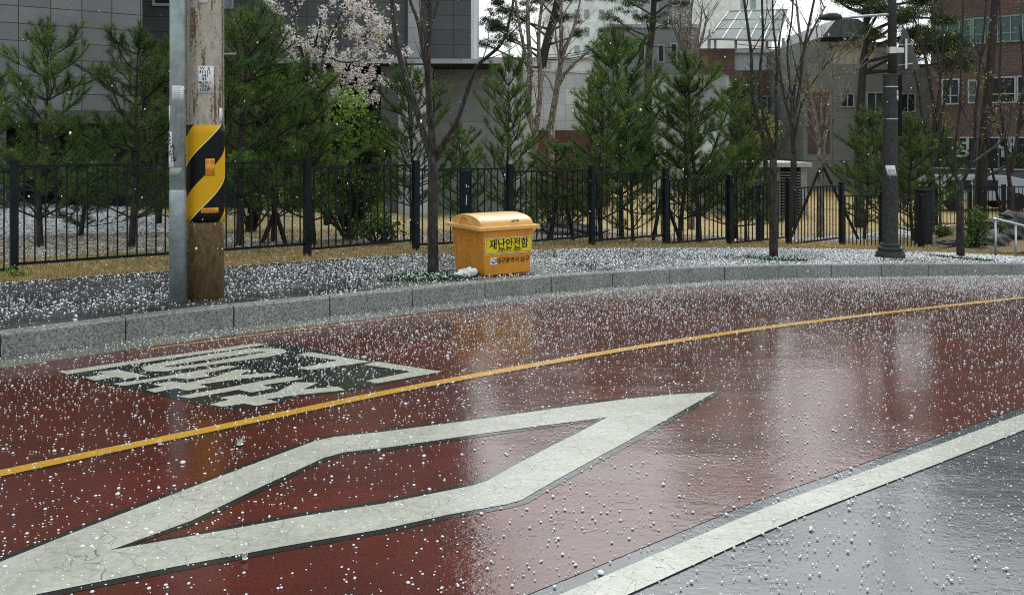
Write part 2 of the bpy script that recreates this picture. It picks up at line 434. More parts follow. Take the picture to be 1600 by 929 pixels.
# ------------------------------------------------------------------ ground, road, kerb, pavement
def interp_px(tab, x):
    xs = [a for a, b in tab]; ys = [b for a, b in tab]
    return float(np.interp(x, xs, ys))
KERB = [(0, 522), (100, 510), (175, 500), (295, 486), (400, 474.5), (491, 467), (618, 453.6), (733, 442.5), (800, 436.5), (899, 429), (982, 423.5), (1060, 419), (1136, 416), (1200, 414.4), (1320, 412.8), (1450, 412.2), (1600, 412.2)]
BACK = [(0, 443), (262, 424), (400, 414), (611, 400), (700, 396), (830, 391), (1000, 388), (1200, 388), (1281, 389), (1441, 392.5), (1600, 401)]
def smooth_curve(pts, k=3):
    pts = [Vector(p) for p in pts]
    for _ in range(k):
        q = [pts[0]]
        for a, b in zip(pts, pts[1:]): q += [a.lerp(b, .25), a.lerp(b, .75)]
        q.append(pts[-1]); pts = q
    return pts
def resample(pts, step):
    out = [pts[0].copy()]; acc = 0
    for a, b in zip(pts, pts[1:]):
        L = (b - a).length; t = step - acc
        while t <= L:
            out.append(a.lerp(b, t / L)); t += step
        acc = (acc + L) % step if L > 0 else acc
    out.append(pts[-1].copy()); return out
def flat(v): return Vector((v.x, v.y, 0))
def world_curve(tab, fn, d0=None, ext0=12, d1=None, ext1=60, n=28, k=2):
    x0, x1 = tab[0][0], tab[-1][0]
    p = [flat(hit(x, interp_px(tab, x), fn)) for x in np.linspace(x0, x1, n)]
    # light smoothing
    for _ in range(2): p = [p[0]] + [(p[i - 1] + p[i] * 2 + p[i + 1]) / 4 for i in range(1, len(p) - 1)] + [p[-1]]
    a = Vector(d0).normalized() if d0 else (p[0] - p[2]).normalized()
    b = Vector(d1).normalized() if d1 else (p[-1] - p[-3]).normalized()
    p = [p[0] + a * ext0] + p + [p[-1] + b * ext1]
    return resample(smooth_curve(p, k), .25)
def onto(v, fn, dz=0): return (v.x, v.y, float(fn(v.x, v.y)) + dz)
K = world_curve(KERB, S)                     # kerb front top edge
Bk = world_curve(BACK, S, d1=(.9, .25, 0))
def at_frac(c, t):
    i = t * (len(c) - 1); a = int(i); b = min(a + 1, len(c) - 1); return c[a].lerp(c[b], i - a)
def nrm2(c, i):
    d = c[min(i + 1, len(c) - 1)] - c[max(i - 1, 0)]; d.z = 0; d.normalize(); return Vector((-d.y, d.x, 0))   # left of travel = away from camera
def offset(c, d): return [p + nrm2(c, i) * d for i, p in enumerate(c)]
def loft(name, rows, fn, mat, dz=0):
    """rows: lists of equal length of flat vectors"""
    m, k = len(rows), len(rows[0]); xy = np.array([[(p.x, p.y) for p in r] for r in rows]).reshape(-1, 2)
    z = fn(xy[:, 0], xy[:, 1]) + dz
    V = np.column_stack([xy, z]); idx = np.arange(m * k).reshape(m, k)
    Fc = np.stack([idx[:-1, :-1], idx[:-1, 1:], idx[1:, 1:], idx[1:, :-1]], -1).reshape(-1, 4)
    o = mesh_np(name, V, Fc, mat, smooth=True); tag(o, kind='structure')
    # face up
    if o.data.polygons[len(o.data.polygons) // 2].normal.z < 0: o.data.flip_normals()
    return o
def base_fn(x, y): return np.minimum(S(x, y), S(x, y)) - .45
g = [[Vector((X, Y, 0)) for X in np.concatenate([np.linspace(-1200, -60, 8), np.linspace(-55, 75, 90), np.linspace(90, 1200, 8)])] for Y in np.concatenate([np.linspace(-300, -20, 5), np.linspace(-18, 110, 90), np.linspace(130, 2000, 8)])]
loft('ground', g, base_fn, M['park_ground'])
Ks = K[::2]
road_rows = [[p + Vector((.3, -1, 0)) * t for p in Ks] for t in np.concatenate([np.arange(0, 16, .3), [20, 30]])]
loft('road', road_rows, R, M['wet_asphalt'])
# gutter strip
KO = offset(K, -.0)
Gt = offset(K, -.40)
loft('gutter', [offset(K, -t) for t in (0, .1, .2, .3, .40)], R, M['wet_gutter'], .002)
# kerb stones: one course of granite blocks
kerb = thing('kerb', 'long curved course of speckled grey granite kerb blocks beside the road', 'kerb'); kerb['kind'] = 'structure'
L = resample(K, 1.0)
acc = 0; seg = []; kb = MB()
blk = []; cur = [K[0]]; run = 0
for a, b in zip(K, K[1:]):
    run += (b - a).length; cur.append(b)
    if run >= .98: blk.append(cur); cur = [b]; run = 0
for bi, c in enumerate(blk):
    if len(c) < 3: continue
    d0 = (c[-1] - c[0]).normalized(); nn = Vector((-d0.y, d0.x, 0))
    c = [c[0] + d0 * .007] + c[1:-1] + [c[-1] - d0 * .007]
    jit = rnd.uniform(-.004, .004)
    b0 = len(kb.v)
    for p in c:
        f0 = p + nn * jit; f1 = p + nn * (.012 + jit); bk_ = p + nn * .16
        zt = float(S(p.x, p.y)) + .004 + jit * .4
        for q, z in ((f0, float(R(p.x, p.y)) - .08), (f0, zt - .014), (f1, zt), (bk_, zt), (bk_, zt - .2)): kb.v.append((q.x, q.y, z))
    for i in range(len(c) - 1):
        for j in range(4):
            kb.f.append((b0 + i * 5 + j, b0 + (i + 1) * 5 + j, b0 + (i + 1) * 5 + j + 1, b0 + i * 5 + j + 1))
    e = b0 + (len(c) - 1) * 5
    kb.f.append((b0, b0 + 1, b0 + 2, b0 + 3, b0 + 4)); kb.f.append((e + 4, e + 3, e + 2, e + 1, e))
kb.build('stone_course', M['kerb_stone'], kerb)
jb = [Vector(p) for p in offset(K, .03)]
jm = MB(); 
for i in range(0, len(jb) - 1):
    a, b = jb[i], jb[i + 1]
    jm.face([onto(a, R, -.05), onto(b, R, -.05), (b.x, b.y, float(S(b.x, b.y)) - .012), (a.x, a.y, float(S(a.x, a.y)) - .012)])
jm.build('joint_mortar', M['wet_gutter'], kerb)
# pavement lofted from kerb back edge to lawn edge
ns = 170
Kb = offset(K, .158)
def far_frac(c, n): return [at_frac(c, i / (n - 1)) for i in range(n)]
# match by image column so that the sheet is regular
def column_curve(c, cols):
    out = []; xs = [p.x / max(p.y, .01) for p in c]
    for q in cols:
        for i in range(len(xs) - 1):
            if (xs[i] - q) * (xs[i + 1] - q) <= 0 and xs[i] != xs[i + 1]:
                out.append(c[i].lerp(c[i + 1], (q - xs[i]) / (xs[i + 1] - xs[i]))); break
        else: out.append(None)
    return out
cols = list(np.linspace(-1.35, 1.3, 240))
ck, cb = column_curve(Kb, cols), column_curve(Bk, cols)
ok = [(a, b) for a, b in zip(ck, cb) if a and b]
A_, B_ = [a for a, b in ok], [b for a, b in ok]
loft('pavement', [[a.lerp(b, t) for a, b in zip(A_, B_)] for t in np.linspace(0, 1, 14)], S, M['paver'], -.002)
rows = [[b + (Vector((b.x, b.y, 0)).normalized() * t) for b in B_] for t in (0, .2, .4, .7, 1, 1.5, 2, 2.6, 3.3, 4, 5, 6, 7, 8.5, 10, 12, 15, 19, 24, 30, 40, 60, 90, 140, 220)]
loft('park_lawn', rows, S, M['park_ground'], .0)
# thin pavement edging
eb = MB()
for i in range(0, len(B_) - 1):
    a, b = B_[i], B_[i + 1]; n1 = Vector((-(b - a).y, (b - a).x, 0)).normalized() * .05
    za, zb = float(S(a.x, a.y)) + .006, float(S(b.x, b.y)) + .006
    eb.face([(a.x, a.y, za), (b.x, b.y, zb), (b.x + n1.x, b.y + n1.y, zb), (a.x + n1.x, a.y + n1.y, za)])
tag(eb.build('pavement_edging', M['kerb_stone']), kind='structure')

# ------------------------------------------------------------------ road markings
def decal(name, polys, mat, dz, fn=R, grow=0):
    bm = bmesh.new()
    for rings in polys:
        W = [[hit(x, y, fn) for x, y in r] for r in rings]
        if grow:
            W2 = []
            for ri, r in enumerate(W):
                n_ = len(r); area = sum(r[i].x * r[(i + 1) % n_].y - r[(i + 1) % n_].x * r[i].y for i in range(n_))
                sgn = (1 if area > 0 else -1) * (1 if ri == 0 else -1); o = []
                for i in range(n_):
                    a, b, c_ = r[i - 1], r[i], r[(i + 1) % n_]
                    e1 = (b - a); e2 = (c_ - b); e1.z = e2.z = 0; e1.normalize(); e2.normalize()
                    n1 = Vector((e1.y, -e1.x, 0)); n2 = Vector((e2.y, -e2.x, 0)); m_ = (n1 + n2)
                    m_ = m_.normalized() if m_.length > .2 else n1
                    o.append(b + m_ * grow * sgn / max(.45, m_.dot(n1)))
                W2.append(o)
            W = W2
        fl = [[Vector((p.x, p.y, 0)) for p in r] for r in W]
        allp = [p for r in fl for p in r]; vs = [bm.verts.new(p) for p in allp]
        for t in tessellate_polygon(fl):
            try: bm.faces.new([vs[i] for i in t])
            except ValueError: pass
    for _ in range(7):
        es = [e for e in bm.edges if e.calc_length() > .35]
        if not es: break
        bmesh.ops.subdivide_edges(bm, edges=es, cuts=1); bmesh.ops.triangulate(bm, faces=bm.faces[:])
    for v in bm.verts: v.co.z = float(fn(v.co.x, v.co.y)) + dz
    bmesh.ops.recalc_face_normals(bm, faces=bm.faces[:])
    for f in bm.faces:
        if f.normal.z < 0: f.normal_flip()
    me = bpy.data.meshes.new(name); bm.to_mesh(me); bm.free(); me.materials.append(mat)
    o = bpy.data.objects.new(name, me); COL.objects.link(o); tag(o, kind='structure'); return o
def strip(name, c, w, mat, dz, cross=2):
    rows = [offset(c, w / 2 - w * i / cross) for i in range(cross + 1)]
    return loft(name, rows, R, mat, dz)
YL = [(0, 740), (150, 708), (300, 677), (450, 646), (600, 613.5), (700, 595), (825, 572), (940, 552), (1050, 533.6), (1200, 511), (1400, 487), (1600, 465)]
Yc = world_curve(YL, R, ext0=8, ext1=30)
WT = [(930, 929), (1000, 899), (1100, 854), (1225, 799.5), (1431, 723), (1600, 659)]
Wc = world_curve(WT, R, ext0=8, ext1=30)
# red surfacing between gutter and white line
Rt = offset(Wc, .165)
Ge = offset(K, -.40)
kk = 200
def sub(c, i0, i1, n): return [at_frac(c[i0:i1], i / (n - 1)) for i in range(n)]
Gf, Wf = sub(Ge, 8, 48 * 3, kk), None
# trim both to a common stretch by projecting on the road direction
def bydir(c, d, vals):
    out = []; t = [p.dot(d) for p in c]
    for v in vals: 
        out.append(Vector((float(np.interp(v, t, [p.x for p in c])), float(np.interp(v, t, [p.y for p in c])), 0)))
    return out
dr = Vector((.86, .51, 0)).normalized(); vals = list(np.linspace(-6, 45, 220))
Ga, Wa = bydir(Ge, dr, vals), bydir(Rt, dr, vals)
loft('bus_bay_red_surface', [[a.lerp(b, t) for a, b in zip(Ga, Wa)] for t in np.linspace(0, 1, 22)], R, M['wet_red'], .0022)
strip('white_edge_line', Wc, .165, M['white_paint'], .0055)
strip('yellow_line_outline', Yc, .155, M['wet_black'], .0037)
strip('yellow_line', Yc, .105, M['yellow_paint'], .0055)
FY = [(255, 540), (349, 527.6), (450, 515), (600, 497), (690, 488)]
strip('faint_yellow_line', offset(world_curve(FY, R, ext0=.1, ext1=.1), -.06), .045, M['faint_yellow'], .0037)
ZO = [(-150, 939), (0, 879), (140, 823), (281, 769), (400, 724), (491, 690), (520, 683.5), (600, 675), (750, 655.5), (880, 637), (975, 624.5), (1050, 617), (1118, 613), (1040, 657), (971, 695), (890, 739), (835, 770), (815, 782), (790, 789), (700, 805), (600, 827), (440, 855), (270, 887), (60, 929), (-120, 965)]
ZI = [(172.5, 860.6), (300, 814), (400, 765), (506, 716), (540, 707), (600, 700.5), (750, 678.7), (860, 664), (949, 652.5), (905, 676), (859, 699), (800, 730), (762, 752), (740, 759), (600, 787.5), (480, 806), (375, 825)]
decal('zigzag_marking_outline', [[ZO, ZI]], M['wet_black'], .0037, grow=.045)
decal('zigzag_marking', [[ZO, ZI]], M['white_paint'], .0055)
BLK = [(88, 583), (150, 573), (280, 554), (402, 536), (425, 534), (500, 548), (590, 563), (698, 581.5), (640, 592), (590, 602), (540, 613), (460, 622), (440, 630), (402, 638), (340, 640), (290, 628), (228, 613), (150, 598)]
TXT = [
 [[(91.6, 581.5), (105.8, 585.5), (220, 567.5), (280, 558.5), (402, 541.3), (418, 538), (401, 536.4), (280, 554), (220, 562), (150, 572.5)]],
 [[(221.3, 575.4), (227.8, 580.5), (257.5, 581), (310, 573.5), (420, 557.6), (444, 552.8), (449, 549), (437.5, 545), (415.5, 544.2), (385, 545.5), (310, 557), (246, 568.3), (227.8, 572)],
  [(255.5, 573), (300, 566), (350, 558.5), (406, 550.2), (416.4, 550.8), (401, 553.2), (323, 567), (275.6, 574)]],
 [[(152.4, 581.8), (183.4, 578), (229.9, 587.7), (196.3, 592.8), (182, 589.6), (148.5, 595.4), (131.7, 590.2), (162.7, 585)]],
 [[(175.6, 600), (192.4, 603.5), (271.7, 591), (293.6, 593.2), (328.5, 588.3), (320.8, 583.8), (371, 573.4), (357, 571.2), (290, 583), (220, 594.5)]],
 [[(238, 601.2), (267.8, 596.3), (291, 599.3), (336.3, 589), (368.6, 578), (393, 578), (373.7, 586.8), (420, 583), (427, 582.5), (433, 587), (372, 593), (310.4, 601.5), (326, 605), (292.4, 611.3), (274.3, 607), (242, 614), (227.8, 609.6), (254.9, 604.5)]],
 [[(276.8, 620), (296.2, 623), (372.5, 609.6), (393, 613.9), (428.5, 607), (410.4, 602.5), (472.4, 592.8), (455.6, 589), (418, 594), (362, 605)]],
 [[(342.7, 622), (375, 616.7), (392, 620.4), (432.4, 612.9), (462, 598), (498.2, 598), (473.7, 609), (528, 604.5), (539, 610.3), (460.8, 618), (415.6, 624.5), (435, 628.4), (401.3, 634.8), (380.7, 631.2), (346.6, 636.4), (327.2, 632.5), (358.2, 625)]],
 [[(463.4, 554.7), (486.6, 550.8), (578.8, 565.7), (486.6, 578.6), (463.4, 576), (529.3, 563.8)]],
 [[(567.2, 570.2), (589, 565.3), (691.2, 581.2), (590.4, 599.3), (571, 595.8), (643.4, 581.2)]],
]
decal('road_lettering_ground', [[BLK]], M['wet_black'], .0037)
decal('road_lettering', TXT, M['text_paint'], .0055)


# ------------------------------------------------------------------ buildings
def wall_frame(name, label, cat, p0, dirv, group=None):
    """Empty at p0 whose local x runs along the front, y goes back from it"""
    return thing(name, label, cat, (p0[0], p0[1], p0[2]), math.atan2(dirv[1], dirv[0]), group)
def lbox(parent, name, x0, x1, y0, y1, z0, z1, mat, bevel=0):
    o = MB().box(((x1 - x0) / 2, (y1 - y0) / 2, (z1 - z0) / 2), (x1 - x0, y1 - y0, z1 - z0)).build(name, M[mat], parent, bevel=bevel)
    o.location = (x0, y0, z0); return o
def window(parent, x0, x1, z0, z1, y, glass='glass_dark', frame='frame_pale', mull=1, fr=.06, rail=False):
    f = MB(); W_, H_ = x1 - x0, z1 - z0
    f.box((W_ / 2, 0, H_ - fr / 2), (W_, .08, fr)).box((W_ / 2, 0, fr / 2), (W_, .08, fr))
    f.box((fr / 2, 0, H_ / 2), (fr, .08, H_ - 2 * fr)).box((W_ - fr / 2, 0, H_ / 2), (fr, .08, H_ - 2 * fr))
    for i in range(1, mull + 1): f.box((W_ * i / (mull + 1), 0, H_ / 2), (fr * .8, .07, H_ - 2 * fr))
    if rail: f.box((W_ / 2, .002, H_ * .35), (W_ - 2 * fr, .05, fr * .7))
    wo = thing_part('window', f, frame, parent, (x0, y, z0))
    g_ = MB().box((W_ / 2, .03, H_ / 2), (W_ - fr, .02, H_ - fr)).build('pane', M[glass], wo)
    return wo
def thing_part(name, mb, mat, parent, loc=(0, 0, 0), **kw):
    o = mb.build(name, M[mat], parent, **kw); o.location = loc; return o
GZ = -1.2
def zy(py, Y): return CAMZ + (HOR - py) / F * Y
def xx(px, Y): return (px - 800) / F * Y

# left granite building: near wing
d = Vector((.81, .586))
p0 = Vector((-12.57, 22.0)); 
b = wall_frame('granite_building', 'dark grey granite panelled building with an overhanging upper storey behind the pines at left', 'building', (p0.x, p0.y, 0), d)
Y222 = 31.1 / 1.299; x222 = -.4129 * Y222; Lw = math.hypot(x222 - p0.x, Y222 - p0.y)
zb = zy(172, 22.3)
lbox(b, 'upper_wall', -14, Lw, 0, 9, zb, 17, 'facade_left')
lbox(b, 'soffit_beam', -14, Lw + .3, -.05, 9.02, zb - .32, zb - .003, 'facade_mid')
lbox(b, 'recess_wall', -14, Lw + 9, 4.5, 5, GZ, zb - .33, 'facade_dark')  # near-black colour stands for the shade under the overhang
for i in range(9):
    lbox(b, 'glazing_bay', -12 + i * 2.1, -10.2 + i * 2.1, 4.38, 4.49, 0.1, zb - .8, 'glass_dark')  # very dark glass helps paint the recess shade
lbox(b, 'pillar', -2.2, .18, .4, 1.0, GZ, zb - .33, 'facade_left')
lbox(b, 'pillar', 5.3, 5.55, .3, .55, GZ, zb - .33, 'concrete_mid')
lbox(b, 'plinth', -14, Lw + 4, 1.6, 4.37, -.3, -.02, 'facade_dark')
# middle wing
m = wall_frame('granite_building', 'tall grey granite block behind the blossom tree with a black bent duct on its face', 'building', (xx(222, 30), 30, 0), (1, .02))
W1 = xx(640, 30.2) - xx(222, 30); ztop = 22; zbm = zy(96, 30)
lbox(m, 'upper_wall', 0, W1, 0, 10, zbm, ztop, 'facade_mid')
lbox(m, 'pilaster', W1 - .02, W1 + .36, -.35, 9, zbm + .1, ztop, 'facade_pale')
lbox(m, 'upper_wall', W1 + .36, xx(736, 30.5) - xx(222, 30), .4, 9.5, zbm + .12, ztop, 'facade_mid')
lbox(m, 'lit_side_strip', xx(736, 30.5) - xx(222, 30) + .003, xx(736, 30.5) - xx(222, 30) + .12, .4, 9.5, zbm + .12, ztop, 'white_wall')  # light falling on the return side, painted as a white strip
lbox(m, 'canopy_slab', W1 - 4.2, W1 + 3.1, -1.2, 9, zbm - .16, zbm - .003, 'facade_pale')
lbox(m, 'soffit_shade_panel', -6, W1 + 3.0, -1.1, 8.9, zbm - .20, zbm - .165, 'facade_dark')  # dark sheet added under the slab, paints shade over the ground bounce
lbox(m, 'recess_wall', -6, W1 - .9, 3.5, 4, GZ, zbm - .21, 'facade_dark')  # shade of the open recess painted as a near-black wall
lbox(m, 'pillar', W1 - .85, W1 - .3, -.9, 3.4, GZ, zbm - .21, 'facade_mid')
cv = MB(); xs0, xs1 = W1 - .3, W1 + .75
pl = [(xs0, -.85)] + [(xs0 + (xs1 - xs0) * t, -.85 - .35 * math.sin(math.pi * t * .8)) for t in (.2, .4, .6, .8, 1)] + [(xs1, 1), (xs0, 1)]
cv.prism(pl, GZ, zbm - .21); cv.build('curved_wall', M['facade_light'], m)
lbox(m, 'recess_wall', W1 + .8, W1 + 3.2, .6, 1.2, GZ, zbm - .21, 'concrete_mid')
window(m, .35, 1.4, zy(10, 30), zy(-40, 30), -.03, mull=0, fr=.09)
window(m, 2.55, 3.05, zy(14, 30), zy(-30, 30), -.03, 'glass_pale', mull=0)
window(m, 4.8, 6.2, 11, 13, -.03); window(m, 1.0, 2.4, 14, 16, -.03)
dp = MB().tube([(3.75 + a, -.3 + 0 * a, z) for a, z in ((-.05, zy(46, 30)), (.55, zy(55, 30)), (.68, zy(62, 30)), (.70, zy(104, 30)))], .085, 8)
dp.build('duct', M['black_trim'], m)

# low pale wall building
p0 = Vector((xx(660, 31.5), 31.5)); p1 = Vector((xx(918, 35), 35)); d = (p1 - p0); L_ = d.length
b = wall_frame('low_hall', 'low pale grey panelled hall with a brown timber panel behind the pines in the middle', 'building', (p0.x, p0.y, 0), d.normalized())
zt = zy(112, 34)
lbox(b, 'wall', 0, L_, 0, 7, GZ, zt, 'facade_light')
lbox(b, 'coping', -.05, L_ + .06, -.06, 7.05, zt + .003, zt + .1, 'steel')
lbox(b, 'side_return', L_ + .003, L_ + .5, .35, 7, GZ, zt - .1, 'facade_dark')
lbox(b, 'timber_panel', 4.55, L_ + .85, -.35, -.05, GZ, zy(204, 35), 'wood_panel')
lbox(b, 'door', 1.2, 2.5, -.04, -.003, GZ + .4, zy(215, 32.5), 'glass_teal')
window(b, 2.9, 3.4, zy(215, 33), zy(190, 33), -.04, 'glass_dark', mull=0)

# concrete block with slot windows
b = wall_frame('concrete_building', 'grey concrete block with three tall narrow windows above the tallest pine', 'building', (xx(950, 60), 60, 0), (1, 0))
def P(px, Y, b0): return xx(px, Y) - b0
o0 = xx(950, 60)
lbox(b, 'wall', 0, P(1092, 60, o0), 0, 12, -1.5, zy(38, 60), 'concrete_mid')
lbox(b, 'stair_tower', P(1032, 60, o0), P(1082, 60, o0), .8, 9, zy(38, 60) + .003, zy(-30, 60), 'concrete_mid')
lbox(b, 'coping', -.1, P(1092, 60, o0) + .1, -.1, 12.1, zy(38, 60) - .25, zy(38, 60) - .02, 'facade_pale')
for a, c, y0, y1 in ((996, 1008, 97, 68), (1027, 1038, 98, 70), (1047, 1058, 96, 68)):
    window(b, P(a, 60, o0), P(c, 60, o0), zy(y0, 60), zy(y1, 60), -.05, 'glass_dark', mull=0, fr=.07)
lbox(b, 'annex', P(985, 60, o0), P(1060, 60, o0), -14, -8, -1.5, zy(122, 48), 'facade_pale')
lbox(b, 'panel_wall', P(985, 60, o0), P(1027, 60, o0) - .5, -20, -19.5, -1.5, zy(205, 40), 'white_wall')

# far apartments
def tower(label, px0, px1, Y, top, rows, cols_, win, mat='pale_tower', dirv=(1, 0), rowh=2.9, first=6):
    X0 = xx(px0, Y); X1 = xx(px1, Y)
    b = wall_frame('apartment_tower', label, 'building', (X0, Y, 0), dirv)
    W_ = X1 - X0
    lbox(b, 'wall', 0, W_, 0, 14, -2, top, mat)
    lbox(b, 'roof', -.3, W_ + .3, -.3, 14.3, top + .003, top + .8, mat)
    g = MB()
    for r in range(rows):
        for c in cols_:
            window(b, c * W_, c * W_ + win[0], first + r * rowh, first + r * rowh + win[1], -.06, 'glass_pale', mull=0, fr=.12)
    return b
tower('hazy white apartment tower with small paired windows far behind the pines', 852, 1004, 150, 44, 9, (.30, .40, .55, .64, .9), (.85, 1.5), rowh=3.0, first=7)
tower('hazy blank white tower behind the steel canopy', 1078, 1206, 125, 46, 4, (.62, .74), (.7, 1.3), rowh=3.2, first=20)
tower('pale distant slab block between the two pale towers far off', 985, 1110, 175, 52, 4, (.1, .2), (.8, 1.5), rowh=3.0, first=30)
b = wall_frame('flat_roof_house', 'low white flat roofed house glimpsed between the red pine and the hall', 'building', (xx(742, 85), 85, 0), (1, 0))
lbox(b, 'wall', 0, xx(925, 85) - xx(742, 85), 0, 8, -2, zy(93, 85), 'white_wall')
lbox(b, 'roof', -.4, xx(925, 85) - xx(742, 85) + .3, -.4, 8.4, zy(93, 85) + .003, zy(90, 85), 'facade_pale')
for q in (1.0, 3.4, 6.0, 8.2): window(b, q, q + 1.2, zy(108, 85), zy(97, 85), -.05, 'glass_pale')

# brick house with glass canopy
Yc_ = 52; o0 = xx(1092, Yc_)
b = wall_frame('rooftop_brick_house', 'red brick house with white rooftop rooms under a tilted glass canopy', 'building', (o0, Yc_, 0), (1, 0))
lbox(b, 'wall', 0, P(1262, Yc_, o0), 0, 10, -1.5, zy(110, Yc_), 'brick_red')
lbox(b, 'parapet', 0, P(1148, Yc_, o0), -.02, 3, zy(110, Yc_) + .003, zy(76, Yc_), 'brick_red')
lbox(b, 'roof_room', P(1141, Yc_, o0), P(1262, Yc_, o0), .6, 6, zy(110, Yc_) + .004, zy(82, Yc_), 'white_wall')
lbox(b, 'roof_slab', P(1146, Yc_, o0), P(1262, Yc_, o0), .2, 6.4, zy(82, Yc_) + .003, zy(76, Yc_), 'pale_tower')
window(b, P(1180, Yc_, o0), P(1216, Yc_, o0), zy(186, Yc_), zy(150, Yc_), -.05, 'glass_teal', 'frame_green')
c = MB(); za, zb2 = zy(62, Yc_ + 0), zy(18, Yc_ + 4)
xl, xm, xr = P(1104, Yc_, o0), P(1165, Yc_, o0), P(1264, Yc_, o0)
c.face([(xl, -.5, za), (xr - 2, -.5, za - .1), (xr, 4, zb2 + .1), (xm, 4, zb2)])
c.face([(xl, -.5, za - .08), (xm, 4, zb2 - .08), (xr, 4, zb2 + .02), (xr - 2, -.5, za - .18)])
cp = c.build('canopy', M['canopy_glass'], b)
c = MB()
for t in np.linspace(0, 1, 6):
    a0 = Vector((xl + (xr - 2 - xl) * t, -.52, za - .1 * t)); a1 = Vector((xm + (xr - xm) * t, 4.02, zb2 + .1 * t)); c.tube([a0, a1], .05, 4)
for t in np.linspace(0, 1, 4):
    a0 = Vector((xl, -.5, za)).lerp(Vector((xm, 4, zb2)), t); a1 = Vector((xr - 2, -.5, za - .1)).lerp(Vector((xr, 4, zb2 + .1)), t); c.tube([a0, a1], .06, 4)
c.build('canopy_frame', M['frame_pale'], cp)
for q, yy in ((1106, 0), (1116, 0), (1149, 0.1), (1122, 2.5), (1200, 0.4), (1226, .4)):
    lbox(b, 'post', P(q, Yc_, o0), P(q, Yc_, o0) + .13, yy, yy + .13, zy(78, Yc_), za + yy * .35, 'frame_pale')

# grey concrete building
Yg = 46; o0 = xx(1255, Yg)
b = wall_frame('concrete_building', 'weathered grey concrete house with a sloped roof and beige top floor behind the lamp post', 'building', (o0, Yg, 0), (1, 0))
lbox(b, 'wall', 0, P(1475, Yg, o0), 0, 10, -1.5, zy(100, Yg), 'concrete_far')
lbox(b, 'side_wing', 0, P(1306, Yg, o0), .5, 10, zy(100, Yg) + .003, zy(64, Yg), 'concrete_far')
lbox(b, 'top_floor', P(1306, Yg, o0), P(1390, Yg, o0), .3, 8, zy(100, Yg) + .003, zy(72, Yg), 'beige_wall')
lbox(b, 'eaves', P(1300, Yg, o0), P(1392, Yg, o0), -.1, 8.2, zy(72, Yg) + .003, zy(66, Yg), 'zinc_roof')
rr = MB(); a = [(P(1288, Yg, o0), 0, zy(66, Yg)), (P(1312, Yg, o0), 0, zy(37, Yg)), (P(1345, Yg, o0), 0, zy(37, Yg)), (P(1392, Yg, o0), 0, zy(66, Yg))]
bk_ = [(x, 8, z) for x, y, z in a]
rr.face(a); rr.face(bk_[::-1])
for i in range(4): j = (i + 1) % 4; rr.face([a[j], a[i], bk_[i], bk_[j]])
ro = thing_part('roof', rr, 'zinc_roof', b, (0, .4, .3))
window(b, P(1368, Yg, o0), P(1388, Yg, o0), zy(99, Yg), zy(80, Yg), .24, 'glass_pale', mull=0)
window(b, P(1313, Yg, o0), P(1334, Yg, o0), zy(168, Yg), zy(146, Yg), -.05, 'glass_dark')
window(b, P(1353, Yg, o0), P(1382, Yg, o0), zy(176, Yg), zy(144, Yg), -.05, 'glass_teal', mull=1)
lbox(b, 'doorway', P(1262, Yg, o0), P(1296, Yg, o0), -.04, -.003, zy(240, Yg), zy(144, Yg), 'brick_brown')
window(b, P(1405, Yg, o0), P(1430, Yg, o0), zy(176, Yg), zy(146, Yg), -.05, 'glass_dark')

# brown brick building at right
d = Vector((.75, -.66)); p0 = Vector((18.7, 40.0))
b = wall_frame('brick_building', 'large brown brick building with long strip windows and shop lettering at the right edge', 'building', (p0.x, p0.y, 0), d)
lbox(b, 'wall', 0, 22, 0, 12, -1.5, 14, 'brick_brown')
def tcol(px):   # distance along the front at a pixel column
    k = (px - 800) / F; return (k * p0.y - p0.x) / (d.x - k * d.y)
def band(pa, pb, y0a, y1a, glass, frame, mull, yoff=-.06):
    ta, tb = tcol(pa), tcol(pb); Ya = p0.y + d.y * ta
    return window(b, ta, tb, zy(y0a, Ya), zy(y1a, Ya), yoff, glass, frame, mull, .06, True)
band(1463, 1519, 72, 34, 'glass_teal', 'frame_green', 2); band(1520, 1600, 70, 29, 'glass_teal', 'frame_green', 3); band(1602, 1720, 66, 22, 'glass_teal', 'frame_green', 4)
band(1472, 1500, 164, 124, 'glass_dark', 'frame_pale', 1); band(1513, 1527, 162, 125, 'glass_teal', 'frame_pale', 0); band(1546, 1588, 162, 121, 'glass_dark', 'frame_pale', 0); band(1589, 1640, 162, 119, 'glass_dark', 'frame_pale', 1); band(1650, 1720, 162, 119, 'glass_dark', 'frame_pale', 1)
ta, tb = tcol(1452), 21; Ya = 39
sg = lbox(b, 'shop_front', ta, tb, -.14, -.003, zy(262, 39), zy(216, 39), 'glass_dark')
for z_ in (zy(262, 39) - .06, zy(216, 39)):
    lbox(b, 'sign_trim', ta, tb, -.18, -.002, z_, z_ + .055, 'frame_pale')
for k_ in range(9): lbox(b, 'mullion', ta + 1.1 + k_ * 1.7, ta + 1.17 + k_ * 1.7, -.2, -.143, zy(262, 39), zy(216, 39), 'zinc_roof')
lbox(b, 'shutter', tcol(1560), 21, -.1, -.003, -1.4, zy(265, 39), 'zinc_roof')

